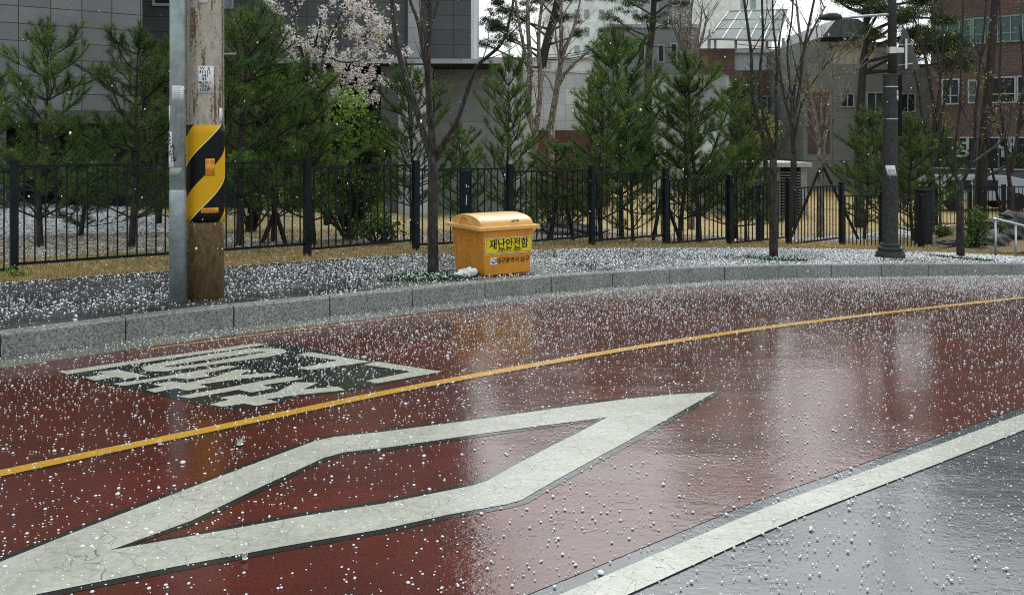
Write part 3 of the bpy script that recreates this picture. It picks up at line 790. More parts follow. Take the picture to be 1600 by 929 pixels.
def text_mesh(txt, size, mat, parent, ext=.003, fn=None, name='lettering', bold=0, res=3, align='CENTER', shear=0, sx=1.0):
    cu = bpy.data.curves.new(name, 'FONT'); cu.body = txt; cu.size = size; cu.extrude = ext; cu.align_x = align; cu.align_y = 'CENTER'
    cu.resolution_u = res; cu.offset = bold
    o = bpy.data.objects.new('tmp', cu); COL.objects.link(o)
    dg = bpy.context.evaluated_depsgraph_get(); me = bpy.data.meshes.new_from_object(o.evaluated_get(dg))
    bpy.data.objects.remove(o); bpy.data.curves.remove(cu)
    me.name = name; me.materials.clear(); me.materials.append(M[mat])
    for v in me.vertices:
        x, y, z = v.co
        x *= sx
        v.co = fn(x, y, z) if fn else (x, -z, y)       # stands upright, facing -y
    me.update()
    o = bpy.data.objects.new(name, me); COL.objects.link(o)
    if parent: o.parent = parent
    return o
for ch, px in (('성', 1504), ('앤', 1576), ('1', 1541)):
    t_ = tcol(px); Yt = p0.y + d.y * t_
    l = text_mesh(ch, .9, 'letter_white', b, .02, bold=.02); l.location = (t_, -.24, zy(233, Yt))

# louvred utility enclosure
Yl = 31; o0 = xx(1128, Yl)
b = wall_frame('louvred_enclosure', 'grey utility enclosure with louvred side and flat concrete roof in the park', 'enclosure', (o0, Yl, 0), (1, .06))
zr = zy(254, Yl); W_ = P(1264, Yl, o0)
lbox(b, 'roof_slab', -.1, W_ + .1, -.2, 3.2, zr - .16, zr, 'facade_light')
lbox(b, 'wall', 0, W_ - .95, 0, 3, -1.3, zr - .163, 'concrete_mid')
lbox(b, 'corner_post', W_ - .22, W_, 0, 3, -1.3, zr - .163, 'facade_pale')
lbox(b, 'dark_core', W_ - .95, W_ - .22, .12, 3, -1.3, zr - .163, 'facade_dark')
lv = MB()
for i in range(18): lv.box((W_ - .585, .04, zr - .35 - i * .10), (.73, .07, .045))
lv.build('louvre', M['concrete_far'], b)

# ------------------------------------------------------------------ fences
def fence_run(name, label, posts, panel_h, tops, post_w=.09, bar_n=13, group=None):
    """posts: world points (flat) ; tops: z of the panel top for each gap"""
    r = thing(name, label, 'fence', (posts[0].x, posts[0].y, 0), 0, group); o_ = posts[0]
    for i, p in enumerate(posts):
        zt = max(tops[min(i, len(tops) - 1)], tops[max(0, i - 1)]) + .04
        zg = float(S(p.x, p.y)) - .1
        q = MB(); q.box((0, 0, (zt - zg) / 2), (post_w, post_w, zt - zg), math.atan2((posts[min(i + 1, len(posts) - 1)] - posts[max(i - 1, 0)]).y, (posts[min(i + 1, len(posts) - 1)] - posts[max(i - 1, 0)]).x))
        q.box((0, 0, zt - zg + .008), (post_w + .012, post_w + .012, .016), math.atan2((posts[min(i + 1, len(posts) - 1)] - posts[max(i - 1, 0)]).y, (posts[min(i + 1, len(posts) - 1)] - posts[max(i - 1, 0)]).x))
        pb = q.build('post', M['dark_metal'], r); pb.location = (p.x - o_.x, p.y - o_.y, zg)
    for i in range(len(posts) - 1):
        a, c = posts[i], posts[i + 1]; dv = (c - a).normalized(); L2 = (c - a).length - post_w * 1.05
        q = MB(); H = panel_h
        q.box((L2 / 2, 0, H - .016), (L2, .034, .032)); q.box((L2 / 2, 0, .016), (L2, .034, .032))
        nb = max(6, int(round(L2 / .125)))
        for k in range(nb + 1):
            q.box((L2 * (k + .5) / (nb + 1), 0, H / 2), (.017, .017, H - .066))
        o = q.build('panel', M['dark_metal'], r); o.location = (a.x - o_.x + dv.x * post_w * .525, a.y - o_.y + dv.y * post_w * .525, tops[i] - H)
        o.rotation_euler = (0, 0, math.atan2(dv.y, dv.x))
    return r
PX = [(22, 428, 258), (480, 401, 260), (650, 391, 264), (797, 388, 267), (925, 384, 271), (1040, 382.5, 281), (1140, 382, 286), (1232, 382, 293), (1315, 383, 305), (1440, 387, 307)]
pts = []; tops = []
P_ = [flat(hit(x, y)) for x, y, t in PX]
allp = [P_[0] + (P_[0] - P_[1]) / 2 * 2, P_[0] + (P_[0] - P_[1]) / 2, P_[0], (P_[0] + P_[1]) / 2] + P_[1:9] + [(P_[8] + P_[9]) / 2, P_[9]]
T = [zy(t, p.y) for (x, y, t), p in zip(PX, P_)]
tops = [T[0] - .02, T[0] - .06, T[0], T[0] + .0] + T[1:9] + [T[8] - .1]
print('FENCE', [(round(p.x, 2), round(p.y, 2)) for p in P_], [round((a - b).length, 2) for a, b in zip(P_, P_[1:])], [round(t, 2) for t in T], [round(t - float(S(p.x, p.y)), 2) for t, p in zip(T, P_)])
fence_run('metal_fence', 'long black bar fence stepping down along the lawn behind the pavement', allp, 1.20, tops)
# fence behind at right
q0 = [hit(1462, 352), hit(1515, 352), hit(1568, 352.5), hit(1622, 353), hit(1680, 353.5)]
q0 = [flat(v) for v in q0]
# second fence stands on a low bank: level tops
fence_run('metal_fence', 'black bar fence further back at the right edge in front of the brown brick building', q0, 1.16, [zy(291, v.y) for v in q0][:-1], .1)
# wide dark green boards behind the fence
for px, w_, y0, y1, lab in ((727, 17, 266, 392, 'dark green upright board behind the fence near the orange bin'), (1187, 12, 289, 381, 'narrow dark green upright board with a white spot behind the fence beside a street tree')):
    g0 = hit(px, y1 - 3); Yb = g0.y + .15; ww = w_ / F * Yb
    t_ = thing('board_post', lab, 'post', (xx(px, Yb), Yb, float(S(xx(px, Yb), Yb))), math.radians(32))
    H = zy(y0, Yb) - float(S(xx(px, Yb), Yb))
    MB().box((0, 0, H / 2 - .05), (ww * 1.1, .05, H + .1)).build('board', M['teal_post'], t_, bevel=.006)
    MB().box((0, -.033, H * .62), (ww * .1, .012, .16)).box((0, -.033, H * .8), (ww * .12, .012, .05)).build('fitting', M['steel'], t_)
# dark end pillar
g0 = hit(1452, 384); 
t_ = thing('end_pillar', 'thick black stone pillar at the end of the stepped bar fence', 'pillar', (g0.x, g0.y + .3, g0.z), math.radians(30))
Hp = zy(299, g0.y + .3) - g0.z
MB().box((0, 0, Hp / 2 - .1), (.30, .3, Hp + .2)).build('shaft', M['facade_dark'], t_, bevel=.02)
MB().box((0, 0, Hp + .035), (.35, .35, .05)).build('cap', M['facade_dark'], t_, bevel=.01)

# ------------------------------------------------------------------ utility pole, galvanised pole, street lamp
g0 = hit(320.5, 469); YP = g0.y + .17; rp = 56.5 / F * YP / 2
pole = thing('utility_pole', 'thick weathered concrete utility pole with a black and yellow striped sleeve', 'utility pole', (xx(320.8, YP), YP, g0.z))
zz = lambda py: zy(py, YP - rp) - g0.z
q = MB().lathe((0, 0, 0), [(rp * 1.0, -.1), (rp * 1.0, 1.0), (rp * .99, 3), (rp * .93, 7.5)], 48)
q.build('shaft', M['pole_concrete'], pole, smooth=True)
def cyl_patch(name, r, th0, th1, z0, z1, mat, parent, nx=24, nz=2, uvf=None, skew=0):
    """curved sheet hugging a cylinder; theta 0 faces the camera, grows to the right"""
    V = []; uv = []
    for j in range(nz + 1):
        for i in range(nx + 1):
            th = th0 + (th1 - th0) * i / nx; z = z0 + (z1 - z0) * j / nz
            th_ = th + skew * j / nz
            V.append((r * math.sin(th_), -r * math.cos(th_), z)); uv.append((th, z))
    Fc = []
    for j in range(nz):
        for i in range(nx): a = j * (nx + 1) + i; Fc.append((a, a + 1, a + nx + 2, a + nx + 1))
    me = bpy.data.meshes.new(name); me.from_pydata(V, [], Fc); me.update(); me.shade_smooth(); me.materials.append(M[mat])
    if uvf:
        l = me.uv_layers.new(name='UVMap')
        for lp in me.loops: l.data[lp.index].uv = uvf(*uv[lp.vertex_index])
    o = bpy.data.objects.new(name, me); COL.objects.link(o); o.parent = parent
    sm_ = o.modifiers.new('thick', 'SOLIDIFY'); sm_.thickness = .0015; sm_.offset = 1
    return o
pm = .62                                            # stripe period in metres
z312 = zz(313)                                      # top of lower yellow at the left edge
def uvs(th, z): return (th * .62 / math.pi / pm, (z - z312) / pm + .5 * (.86 - .62) / pm + 1.5)
sl_ = cyl_patch('reflective_sleeve', rp + .006, -math.pi, math.pi, zz(348), zz(195), 'sleeve', pole, 96, 12, uvs)
def cyl_text(txt, size, mat, parent, r, th, z, rot=0, bold=0, sx=1.0):
    def fn(x, y, zz_):
        a, b_ = x * math.cos(rot) - y * math.sin(rot), x * math.sin(rot) + y * math.cos(rot)
        t = th + a / r; return (( r + zz_) * math.sin(t), -(r + zz_) * math.cos(t), z + b_)
    return text_mesh(txt, size, mat, parent, .0005, fn, 'lettering', bold, 1, sx=sx)
def thx(px, c, r): return math.asin(max(-1, min(1, (px - c) / (r))))
rpx = 28.2; C = 320.8
nt_ = cyl_patch('notice', rp + .003, thx(319, C, rpx), thx(340.5, C, rpx), zz(146), zz(103), 'paper', pole, 8)
tm = thx(329.5, C, rpx)
for i, (s_, m_) in enumerate((('W  B', 'red_ink'), ('81312', 'ink'), ('341', 'ink'), ('43', 'ink'), ('ML26R11', 'ink'), ('대R2', 'ink'), ('1300', 'ink'))):
    cyl_text(s_, .045 if i != 4 else .032, m_, nt_, rp + .0055, tm - (.04 if i in (3, 6) else 0), zz(107 + i * 5.6), bold=.0006)
cyl_text('●', .04, 'red_ink', nt_, rp + .0055, tm + .2, zz(139))
cyl_patch('notice', rp + .003, thx(321, C, rpx), thx(333, C, rpx), zz(5), zz(-8), 'paper', pole, 8)
tg = cyl_patch('tag', rp + .010, thx(330, C, rpx), thx(341, C, rpx), zz(275), zz(248), 'tag_orange', pole, 6)
cyl_text('위험', .05, 'red_ink', tg, rp + .0125, thx(335.5, C, rpx), zz(254)); cyl_text('주의', .05, 'red_ink', tg, rp + .0125, thx(335.5, C, rpx), zz(268))
tg = cyl_patch('tag', rp + .010, thx(324, C, rpx), thx(345, C, rpx), zz(333), zz(325), 'tag_orange', pole, 8)
cyl_text('접착금지', .035, 'red_ink', tg, rp + .0125, thx(334.5, C, rpx), zz(329))
cyl_patch('torn_strip', rp + .004, thx(346, C, rpx), thx(348.9, C, rpx), zz(190), zz(168), 'paper', pole, 3)
stp = MB().tube([(rp - .02, -.02, zz(82)), (rp + .13, -.02, zz(82)), (rp + .135, -.02, zz(79))], .009, 6); stp.build('step_bolt', M['galvanised'], pole)
MB().tube([(rp * .999 + .006, -.03, z) for z in (zz(200), zz(60), zz(-300))], .007, 6).build('earth_wire', M['bark_pale'], pole)
for px_, y_ in ((0, 0),):
    MB().tube([(-rp * .985, -.09, zz(190)), (-rp * .985, -.09, zz(-300))], .012, 6).build('earth_wire', M['bark_dark'], pole)

g1 = hit(277.5, 473); YG = g1.y + .07; rg_ = 24.5 / F * YG / 2
gp_ = thing('galvanised_pole', 'slim galvanised steel pole with peeling paper stickers left of the utility pole', 'pole', (xx(277.8, YG), YG, g1.z))
MB().lathe((0, 0, 0), [(rg_, -.05), (rg_, 3), (rg_ * .98, 7)], 32).build('shaft', M['galvanised'], gp_, smooth=True)
zg = lambda py: zy(py, YG - rg_) - g1.z
MB().lathe((0, 0, 0), [(rg_ + .004, .0), (rg_ + .004, zg(300)), (rg_ + .001, zg(297))], 32).build('lower_sleeve', M['galvanised'], gp_, smooth=True)
s1 = cyl_patch('sticker', rg_ + .003, thx(274, 277.8, 12.5), thx(289, 277.8, 12.5), zg(158), zg(134), 'paper', gp_, 8)
for i in range(6):
    cyl_text('ooo ===', .018, 'ink' if i % 2 else 'red_ink', s1, rg_ + .006, thx(281, 277.8, 12.5), zg(137.5 + i * 3.6))
s2 = cyl_patch('sticker', rg_ + .0045, -1.3, -.1, zg(262), zg(206), 'paper', gp_, 8, 6, skew=-.3)
for i, t_ in enumerate(('전단지', '급매')): cyl_text(t_, .07, 'ink', s2, rg_ + .0075, -.78 + .35 * i, zg(222 + i * 22), rot=-1.2, bold=.001)
cyl_patch('torn_sticker', rg_ + .003, -1.4, -.65, zg(190), zg(165), 'paper', gp_, 6)
cyl_patch('torn_sticker', rg_ + .002, -1.2, .6, zg(275), zg(262), 'frame_pale', gp_, 8, skew=.3)

g2 = hit(1391, 404); YL_ = g2.y + .25
lp = thing('street_lamp', 'dark grey street lamp post with a flared foot and the back of a triangular sign', 'street lamp', (xx(1391, YL_), YL_, g2.z))
ml = YL_ / F
zl = lambda py: zy(py, YL_) - g2.z
MB().lathe((0, 0, 0), [(22 * ml, -.05), (22 * ml, zl(398)), (20 * ml, zl(392)), (17.5 * ml, zl(391)), (19 * ml, zl(388)), (18 * ml, zl(385)), (14.5 * ml, zl(384)), (15.5 * ml, zl(381.5)), (13.5 * ml, zl(379))], 32).build('base', M['lamp_paint'], lp, smooth=False)
MB().lathe((0, 0, 0), [(11.6 * ml, zl(380)), (11.3 * ml, zl(120)), (11.8 * ml, zl(119)), (11.8 * ml, zl(116)), (8 * ml, zl(115.5))], 32).build('lower_shaft', M['lamp_paint'], lp, smooth=False)
MB().lathe((3 * ml, 0, 0), [(7 * ml, zl(118)), (6.4 * ml, zl(0)), (5.2 * ml, zl(-220))], 24).build('upper_shaft', M['lamp_paint'], lp, smooth=True)
MB().lathe((3 * ml, 0, 0), [(7.6 * ml, zl(84)), (7.6 * ml, zl(74))], 24).box((14 * ml, -.02, zl(79)), (11 * ml, .07, .09)).build('clamp', M['steel'], lp)
ar = MB().tube([(0 * ml, 0, zl(23)), (-40 * ml, -.1, zl(26.5)), (-80 * ml, -.2, zl(31)), (-90 * ml, -.2, zl(32))], [2.2 * ml, 2 * ml, 2 * ml, 1.8 * ml], 8).build('arm', M['galvanised'], lp)
hd = MB(); rows_ = []
for t, wv_, hv_ in ((0, .02, .03), (.1, .10, .07), (.3, .15, .10), (.6, .17, .10), (.85, .12, .06), (1, .03, .02)):
    rows_.append((t, wv_, hv_))
vb = []
for t, wv_, hv_ in rows_:
    x = (-82 - 36 * t) * ml
    for k in range(12):
        a = 2 * math.pi * k / 12; vb.append((x, -.2 + wv_ * math.cos(a), zl(31.5) + (hv_ if math.sin(a) > 0 else hv_ * .35) * math.sin(a)))
hd.v = vb
for i in range(len(rows_) - 1):
    for k in range(12): k2 = (k + 1) % 12; hd.f.append((i * 12 + k, i * 12 + k2, (i + 1) * 12 + k2, (i + 1) * 12 + k))
hd.f.append(tuple(range(12))[::-1]); hd.f.append(tuple(len(vb) - 12 + k for k in range(12)))
hd.build('lamp_head', M['lamp_paint'], lp, smooth=True)
# sign back (triangle) turned away
sb = MB(); tri = [(-16 * ml, zl(110)), (22 * ml, zl(108.5)), (24 * ml, zl(105)), (3 * ml, zl(44)), (0, zl(43)), (-2.5 * ml, zl(46)), (-19 * ml, zl(105)), (-18 * ml, zl(109))]
for y in (-.008, .008): sb.v += [(x, y, z) for x, z in tri]
nT = len(tri); sb.f.append(tuple(range(nT))[::-1]); sb.f.append(tuple(range(nT, 2 * nT)))
for i in range(nT): j = (i + 1) % nT; sb.f.append((i, j, nT + j, nT + i))
sg_ = sb.build('warning_sign', M['sign_back'], lp); sg_.location = (27 * ml, .12, 0)
sp_ = MB().box((26.5 * ml, .06, zl(84.5)), (3.2 * ml, .05, 48 * ml)).build('sign_bracket', M['steel'], lp)
MB().tube([(18 * ml, .08, zl(70)), (36 * ml, .08, zl(69))], .012, 6).tube([(15 * ml, .08, zl(102)), (38 * ml, .08, zl(99))], .012, 6).build('sign_strut', M['steel'], lp)
MB().tube([(14 * ml, 0, zl(119)), (24 * ml, .03, zl(107))], .02, 6).tube([(16 * ml, 0, zl(119)), (34 * ml, .03, zl(104))], .02, 6).build('brace', M['lamp_paint'], lp)
MB().box((15.5 * ml, .03, zl(165)), (5.5 * ml, .1, 96 * ml)).build('side_box', M['black_trim'], lp, bevel=.01)
for z_ in (136, 186): MB().lathe((0, 0, 0), [(11.9 * ml, zl(z_ + .7)), (11.9 * ml, zl(z_ - .7))], 24).build('strap', M['steel'], lp)
def lpatch(px0, px1, y0, y1, mat='paper', skew=0): return cyl_patch('sticker', 11.7 * ml, thx(px0, 1391, 11.9), thx(px1, 1391, 11.9), zl(y1), zl(y0), mat, lp, 6, skew=skew)
k1 = lpatch(1397, 1402, 142, 149); k2 = lpatch(1397, 1402, 150, 157); k3 = lpatch(1383, 1397, 258, 274, skew=-.35)
cyl_text('제', .08, 'ink', k1, 11.8 * ml, thx(1399.5, 1391, 11.9), zl(145.5)); cyl_text('6', .08, 'ink', k2, 11.8 * ml, thx(1399.5, 1391, 11.9), zl(153.5))
cyl_text('###', .07, 'logo_blue', k3, 11.8 * ml, thx(1388, 1391, 11.9), zl(266))

# small far lamp among the trees
Yq = 44; X0 = xx(1138, Yq)
t_ = thing('street_lamp', 'small pale street lamp far back in front of the red brick house', 'street lamp', (X0, Yq, -1))
zq = lambda py: zy(py, Yq) + 1
MB().tube([(0, 0, 0), (0, 0, zq(124))], .07, 8).build('post', M['galvanised'], t_)
MB().tube([(0, 0, zq(136)), (30 / F * Yq, 0, zq(133)), (36 / F * Yq, 0, zq(133))], .035, 6).tube([(0, 0, zq(130)), (16 / F * Yq, 0, zq(134))], .02, 6).build('arm', M['galvanised'], t_)
h_ = MB().lathe((43 / F * Yq, 0, zq(134)), [(.05, .0), (.2, .0), (.19, .07), (.1, .13), (.02, .15)], 12).build('lamp_head', M['frame_pale'], t_, smooth=True)

# ------------------------------------------------------------------ orange safety bin
ang = math.radians(32); FLc = hit(758, 431.5)
bx = thing('safety_bin', 'orange plastic disaster safety bin with domed lid and yellow Korean sign by the kerb', 'bin', FLc, ang)
Wb, Db, Wt, Dt, Hb = .66, .78, .74, .84, .575
ox, oy = .0, 0
def ring(w_, d_, z, cx=Wb / 2, cy=Db / 2, r=.05, n=5):
    o = []
    for sx, sy, a0 in ((1, -1, -90), (1, 1, 0), (-1, 1, 90), (-1, -1, 180)):
        for k in range(n + 1):
            a = math.radians(a0 + 90 * k / n); o.append((cx + sx * (w_ / 2 - r) + r * math.cos(a), cy + sy * (d_ / 2 - r) + r * math.sin(a), z))
    return o
def rings_mesh(rs, name, mat, parent, cap0=True, cap1=True, **kw):
    q = MB(); n_ = len(rs[0])
    for r in rs: q.v += r
    for i in range(len(rs) - 1):
        for k in range(n_): k2 = (k + 1) % n_; q.f.append((i * n_ + k, i * n_ + k2, (i + 1) * n_ + k2, (i + 1) * n_ + k))
    if cap0: q.f.append(tuple(range(n_))[::-1])
    if cap1: q.f.append(tuple((len(rs) - 1) * n_ + k for k in range(n_)))
    return q.build(name, M[mat], parent, **kw)
def lerp(a, b, t): return a + (b - a) * t
rs = [ring(Wb - .02, Db - .02, -.0, r=.02), ring(Wb, Db, .012, r=.025)] + [ring(lerp(Wb, Wt, t), lerp(Db, Dt, t), .012 + (Hb - .03) * t, r=.025) for t in (.5, 1.0)]
body = rings_mesh(rs, 'body', 'bin_orange', bx, smooth=False)
# lid: flange then barrel running along the front
FW, FD = .89, .93
rs = [ring(FW - .05, FD - .05, Hb - .02, r=.03), ring(FW, FD, Hb - .012, r=.035), ring(FW, FD, Hb + .022, r=.035), ring(FW - .012, FD - .012, Hb + .03, r=.035), ring(FW - .13, FD - .06, Hb + .032, r=.03)]
lid = rings_mesh(rs, 'lid', 'bin_lid', bx)
q = MB(); nA = 18; Lx = .70; cx, cy = Wb / 2, Db / 2; Ry = .405; Rz = .135
prof = []
for k in range(nA + 1):
    a = math.pi * k / nA; prof.append((cy - Ry * math.cos(a), Hb + .03 + Rz * (math.sin(a) ** .8)))
xs_ = [(-Lx / 2, 1.0), (-Lx / 2 + .02, 1.0), (Lx / 2 - .02, 1.0), (Lx / 2, 1.0)]
for ix, (x_, s_) in enumerate(((-Lx / 2 - .03, 0.93), (-Lx / 2, .99), (-Lx / 2 + .025, 1.0), (Lx / 2 - .025, 1.0), (Lx / 2, .99), (Lx / 2 + .03, .93))):
    for (y_, z_) in prof: q.v.append((cx + x_, cy + (y_ - cy) * s_, Hb + .03 + (z_ - Hb - .03) * s_))
m_ = nA + 1
for i in range(5):
    for k in range(nA): q.f.append((i * m_ + k, i * m_ + k + 1, (i + 1) * m_ + k + 1, (i + 1) * m_ + k))
q.f.append(tuple(range(m_))); q.f.append(tuple(5 * m_ + k for k in range(m_))[::-1])
dome = q.build('dome', M['bin_lid'], lid)
for f in dome.data.polygons: f.use_smooth = len(f.vertices) == 4
# raised arch on the end face
for sx_ in (-1, 1):
    pts_ = [(cx + sx_ * (Lx / 2 + .033), cy - .14 * math.cos(math.pi * k / 12) + .02, Hb + .035 + .09 * math.sin(math.pi * k / 12)) for k in range(13)]
    MB().tube(pts_, .011, 6).build('moulding', M['bin_lid'], lid, smooth=True)
yh = cy - Ry * .93; zh = Hb + .03 + Rz * .30
MB().tube([(cx + .06, yh + .03, zh), (cx + .062, yh - .03, zh + .018), (cx + .08, yh - .045, zh + .026), (cx + .13, yh - .045, zh + .026), (cx + .148, yh - .03, zh + .018), (cx + .15, yh + .03, zh)], .007, 8).build('handle', M['dark_metal'], lid)
# front face frame: tilt follows the taper
tilt = math.atan2((Dt - Db) / 2, Hb); 
def front(x, z, off):                     # x from the left of the front, z up the slope
    return (x, -(Dt - Db) / 2 * z / Hb - off, z)
def plate(x0, x1, z0, z1, off, mat, name, parent):
    q = MB(); A = [front(x0, z0, .001), front(x1, z0, .001), front(x1, z1, .001), front(x0, z1, .001)]; B2 = [front(x0, z0, off), front(x1, z0, off), front(x1, z1, off), front(x0, z1, off)]
    q.v = A + B2; q.f = [(3, 2, 1, 0), (4, 5, 6, 7), (0, 1, 5, 4), (1, 2, 6, 5), (2, 3, 7, 6), (3, 0, 4, 7)]
    return q.build(name, M[mat], parent)
p1_ = plate(-.015, Wb + .015, .262, .462, .004, 'white_plastic', 'sign', body)
plate(-.006, Wb + .007, .270, .454, .0052, 'ink', 'border', p1_)
plate(.001, Wb + .0, .276, .448, .0064, 'sign_yellow', 'panel', p1_)
def ftext(txt, size, mat, x, z, parent, bold=0, sx=1.0):
    def fn(a, b_, c_): return front(x + a, z + b_, .0075 + c_)
    return text_mesh(txt, size, mat, parent, .0006, fn, 'lettering', bold, 3, sx=sx)
ftext('재난안전함', .135, 'ink', Wb / 2, .375, p1_, .0022, .92)
ftext('(모래주머니 · 제설용)', .04, 'ink', Wb / 2 + .01, .302, p1_, .0006)
l2 = ftext('대구광역시 남구', .077, 'ink', Wb / 2 + .065, .175, body, .0004, .95)
e1 = plate(.07, .165, .135, .222, .003, 'white_plastic', 'emblem', body)
def swirl(a0, a1, r0, w_, cx_, cz_, mat):
    q = MB(); n_ = 14; A = []; B2 = []
    for k in range(n_ + 1):
        t = k / n_; a = math.radians(lerp(a0, a1, t)); hw = w_ * math.sin(math.pi * t) / 2
        A.append(front(cx_ + (r0 + hw) * math.cos(a), cz_ + (r0 + hw) * math.sin(a) * .8, .0042)); B2.append(front(cx_ + (r0 - hw) * math.cos(a), cz_ + (r0 - hw) * math.sin(a) * .8, .0042))
    q.v = A + B2
    for k in range(n_): q.f.append((k, k + 1, n_ + 1 + k + 1, n_ + 1 + k))
    q.build('swirl', M[mat], e1)
swirl(160, 380, .022, .018, .117, .178, 'logo_blue'); swirl(-20, 150, .03, .012, .117, .178, 'logo_green'); swirl(170, 330, .032, .01, .117, .176, 'logo_green')
# sandbag/plastic bag
g3 = hit(728, 432)
q = bmesh.new(); bmesh.ops.create_icosphere(q, subdivisions=4, radius=1)
for v in q.verts:
    n_ = v.co.copy(); k_ = 1 + .22 * math.sin(7 * n_.x + 3 * n_.z) * math.cos(6 * n_.y + 2) + .14 * math.sin(15 * n_.x + 9 * n_.y) + .07 * math.sin(31 * n_.z + 17 * n_.x)
    v.co = Vector((n_.x * .13 * k_, n_.y * .09 * k_, max(-.0, (n_.z * .5 + .42)) * .095 * k_ + (.02 * n_.x if n_.z > 0 else 0)))
me = bpy.data.meshes.new('plastic_bag'); q.to_mesh(me); q.free(); me.materials.append(M['white_plastic'])
pb = bpy.data.objects.new('plastic_bag', me); COL.objects.link(pb); pb.location = g3; pb.rotation_euler = (0, 0, .4)
tag(pb, 'crumpled white plastic bag on the ground beside the orange bin', 'bag')

# ------------------------------------------------------------------ hand rail at right
h0, h1 = hit(1555.5, 400), hit(1587, 401.5)
hr = thing('hand_rail', 'brushed steel hand rail on the bank at the right edge', 'hand rail', h0)
dv = Vector((h1.x - h0.x, h1.y - h0.y, 0))
zt0 = zy(342.5, h0.y) - h0.z; zt1 = zt0 - .10
MB().tube([(-.05, 0, zt0), (.02, 0, zt0 + .005)] + [tuple(dv * k + Vector((0, 0, zt0 + (zt1 - zt0) * k))) for k in (1, 2, 3, 4)], .028, 10).build('rail', M['steel'], hr, smooth=True)
for k in (0, 1, 2, 3): MB().tube([tuple(dv * k + Vector((0, 0, -.15 - .05 * k))), tuple(dv * k + Vector((0, 0, zt0 + (zt1 - zt0) * k)))], .022, 8).build('post', M['steel'], hr, smooth=True)

# white van behind the far fence
gv = 33.5; X0 = xx(1466, gv); zg0 = -.8
vn = thing('parked_van', 'pale van parked behind the far fence beside the thin street tree', 'van', (X0 + 1.0, gv, zg0), 0)
def side_prism(prof, w_, name, mat, parent, x=0, y=0, bevel=.04):
    q = MB(); n_ = len(prof); q.v = [(a + x, -w_ / 2 + y, b_) for a, b_ in prof] + [(a + x, w_ / 2 + y, b_) for a, b_ in prof]
    q.f = [tuple(range(n_)), tuple(range(n_, 2 * n_))[::-1]] + [(i, n_ + i, n_ + (i + 1) % n_, (i + 1) % n_) for i in range(n_)]
    return q.build(name, M[mat], parent, bevel=bevel)
Hv = zy(273, gv) - zg0
side_prism([(-1.4, .35), (2.1, .35), (2.2, .9), (1.75, 1.15), (1.2, Hv), (-1.3, Hv), (-1.4, 1.2)], 1.6, 'body', 'car_white', vn)
for a0, a1 in ((-1.1, -.2), (-.1, .8)): MB().box(((a0 + a1) / 2, -.81, Hv * .72), (a1 - a0, .02, Hv * .3)).build('side_window', M['glass_dark'], vn)
for a0 in (-.8, 1.5):
    for yy in (-.75, .75):
        wv2 = MB(); wv2.tube([(a0, yy - .1, .32), (a0, yy + .1, .32)], .32, 20).build('wheel', M['rubber'], vn)

# ------------------------------------------------------------------ vegetation
def needle_tris(P, D, ln, wd, spread, rng, up=.15):
    """P (n,3) roots, D (n,3) twig directions -> thin triangles"""
    n = len(P); rv = rng.normal(size=(n, 3)); rv /= np.linalg.norm(rv, axis=1, keepdims=True)
    d = D + rv * spread; d[:, 2] += up; d /= np.linalg.norm(d, axis=1, keepdims=True)
    s = np.cross(d, rng.normal(size=(n, 3))); s /= np.linalg.norm(s, axis=1, keepdims=True) + 1e-9
    L = ln * rng.uniform(.7, 1.2, (n, 1))
    V = np.empty((n, 3, 3)); V[:, 0] = P - s * wd / 2; V[:, 1] = P + s * wd / 2; V[:, 2] = P + d * L
    return V.reshape(-1, 3), np.arange(n * 3).reshape(-1, 3)
def leaf_quads(P, size, rng, flat_=0.3):
    n = len(P); a = rng.normal(size=(n, 3)); a[:, 2] *= 1 - flat_; a /= np.linalg.norm(a, axis=1, keepdims=True)
    b = np.cross(a, rng.normal(size=(n, 3))); b /= np.linalg.norm(b, axis=1, keepdims=True)
    sz = size * rng.uniform(.6, 1.3, (n, 1)); V = np.empty((n, 4, 3))
    V[:, 0] = P - a * sz; V[:, 1] = P + b * sz * .55; V[:, 2] = P + a * sz; V[:, 3] = P - b * sz * .55
    return V.reshape(-1, 3), np.arange(n * 4).reshape(-1, 4)
def spline(p0, d0, L, n, rng, droop=0, curl=0.0, wander=.12):
    pts = [Vector(p0)]; d = Vector(d0).normalized()
    for i in range(n):
        d = (d + Vector((rng.normal() * wander, rng.normal() * wander, rng.normal() * wander * .6 + curl - droop))).normalized()
        pts.append(pts[-1] + d * (L / n))
    return pts
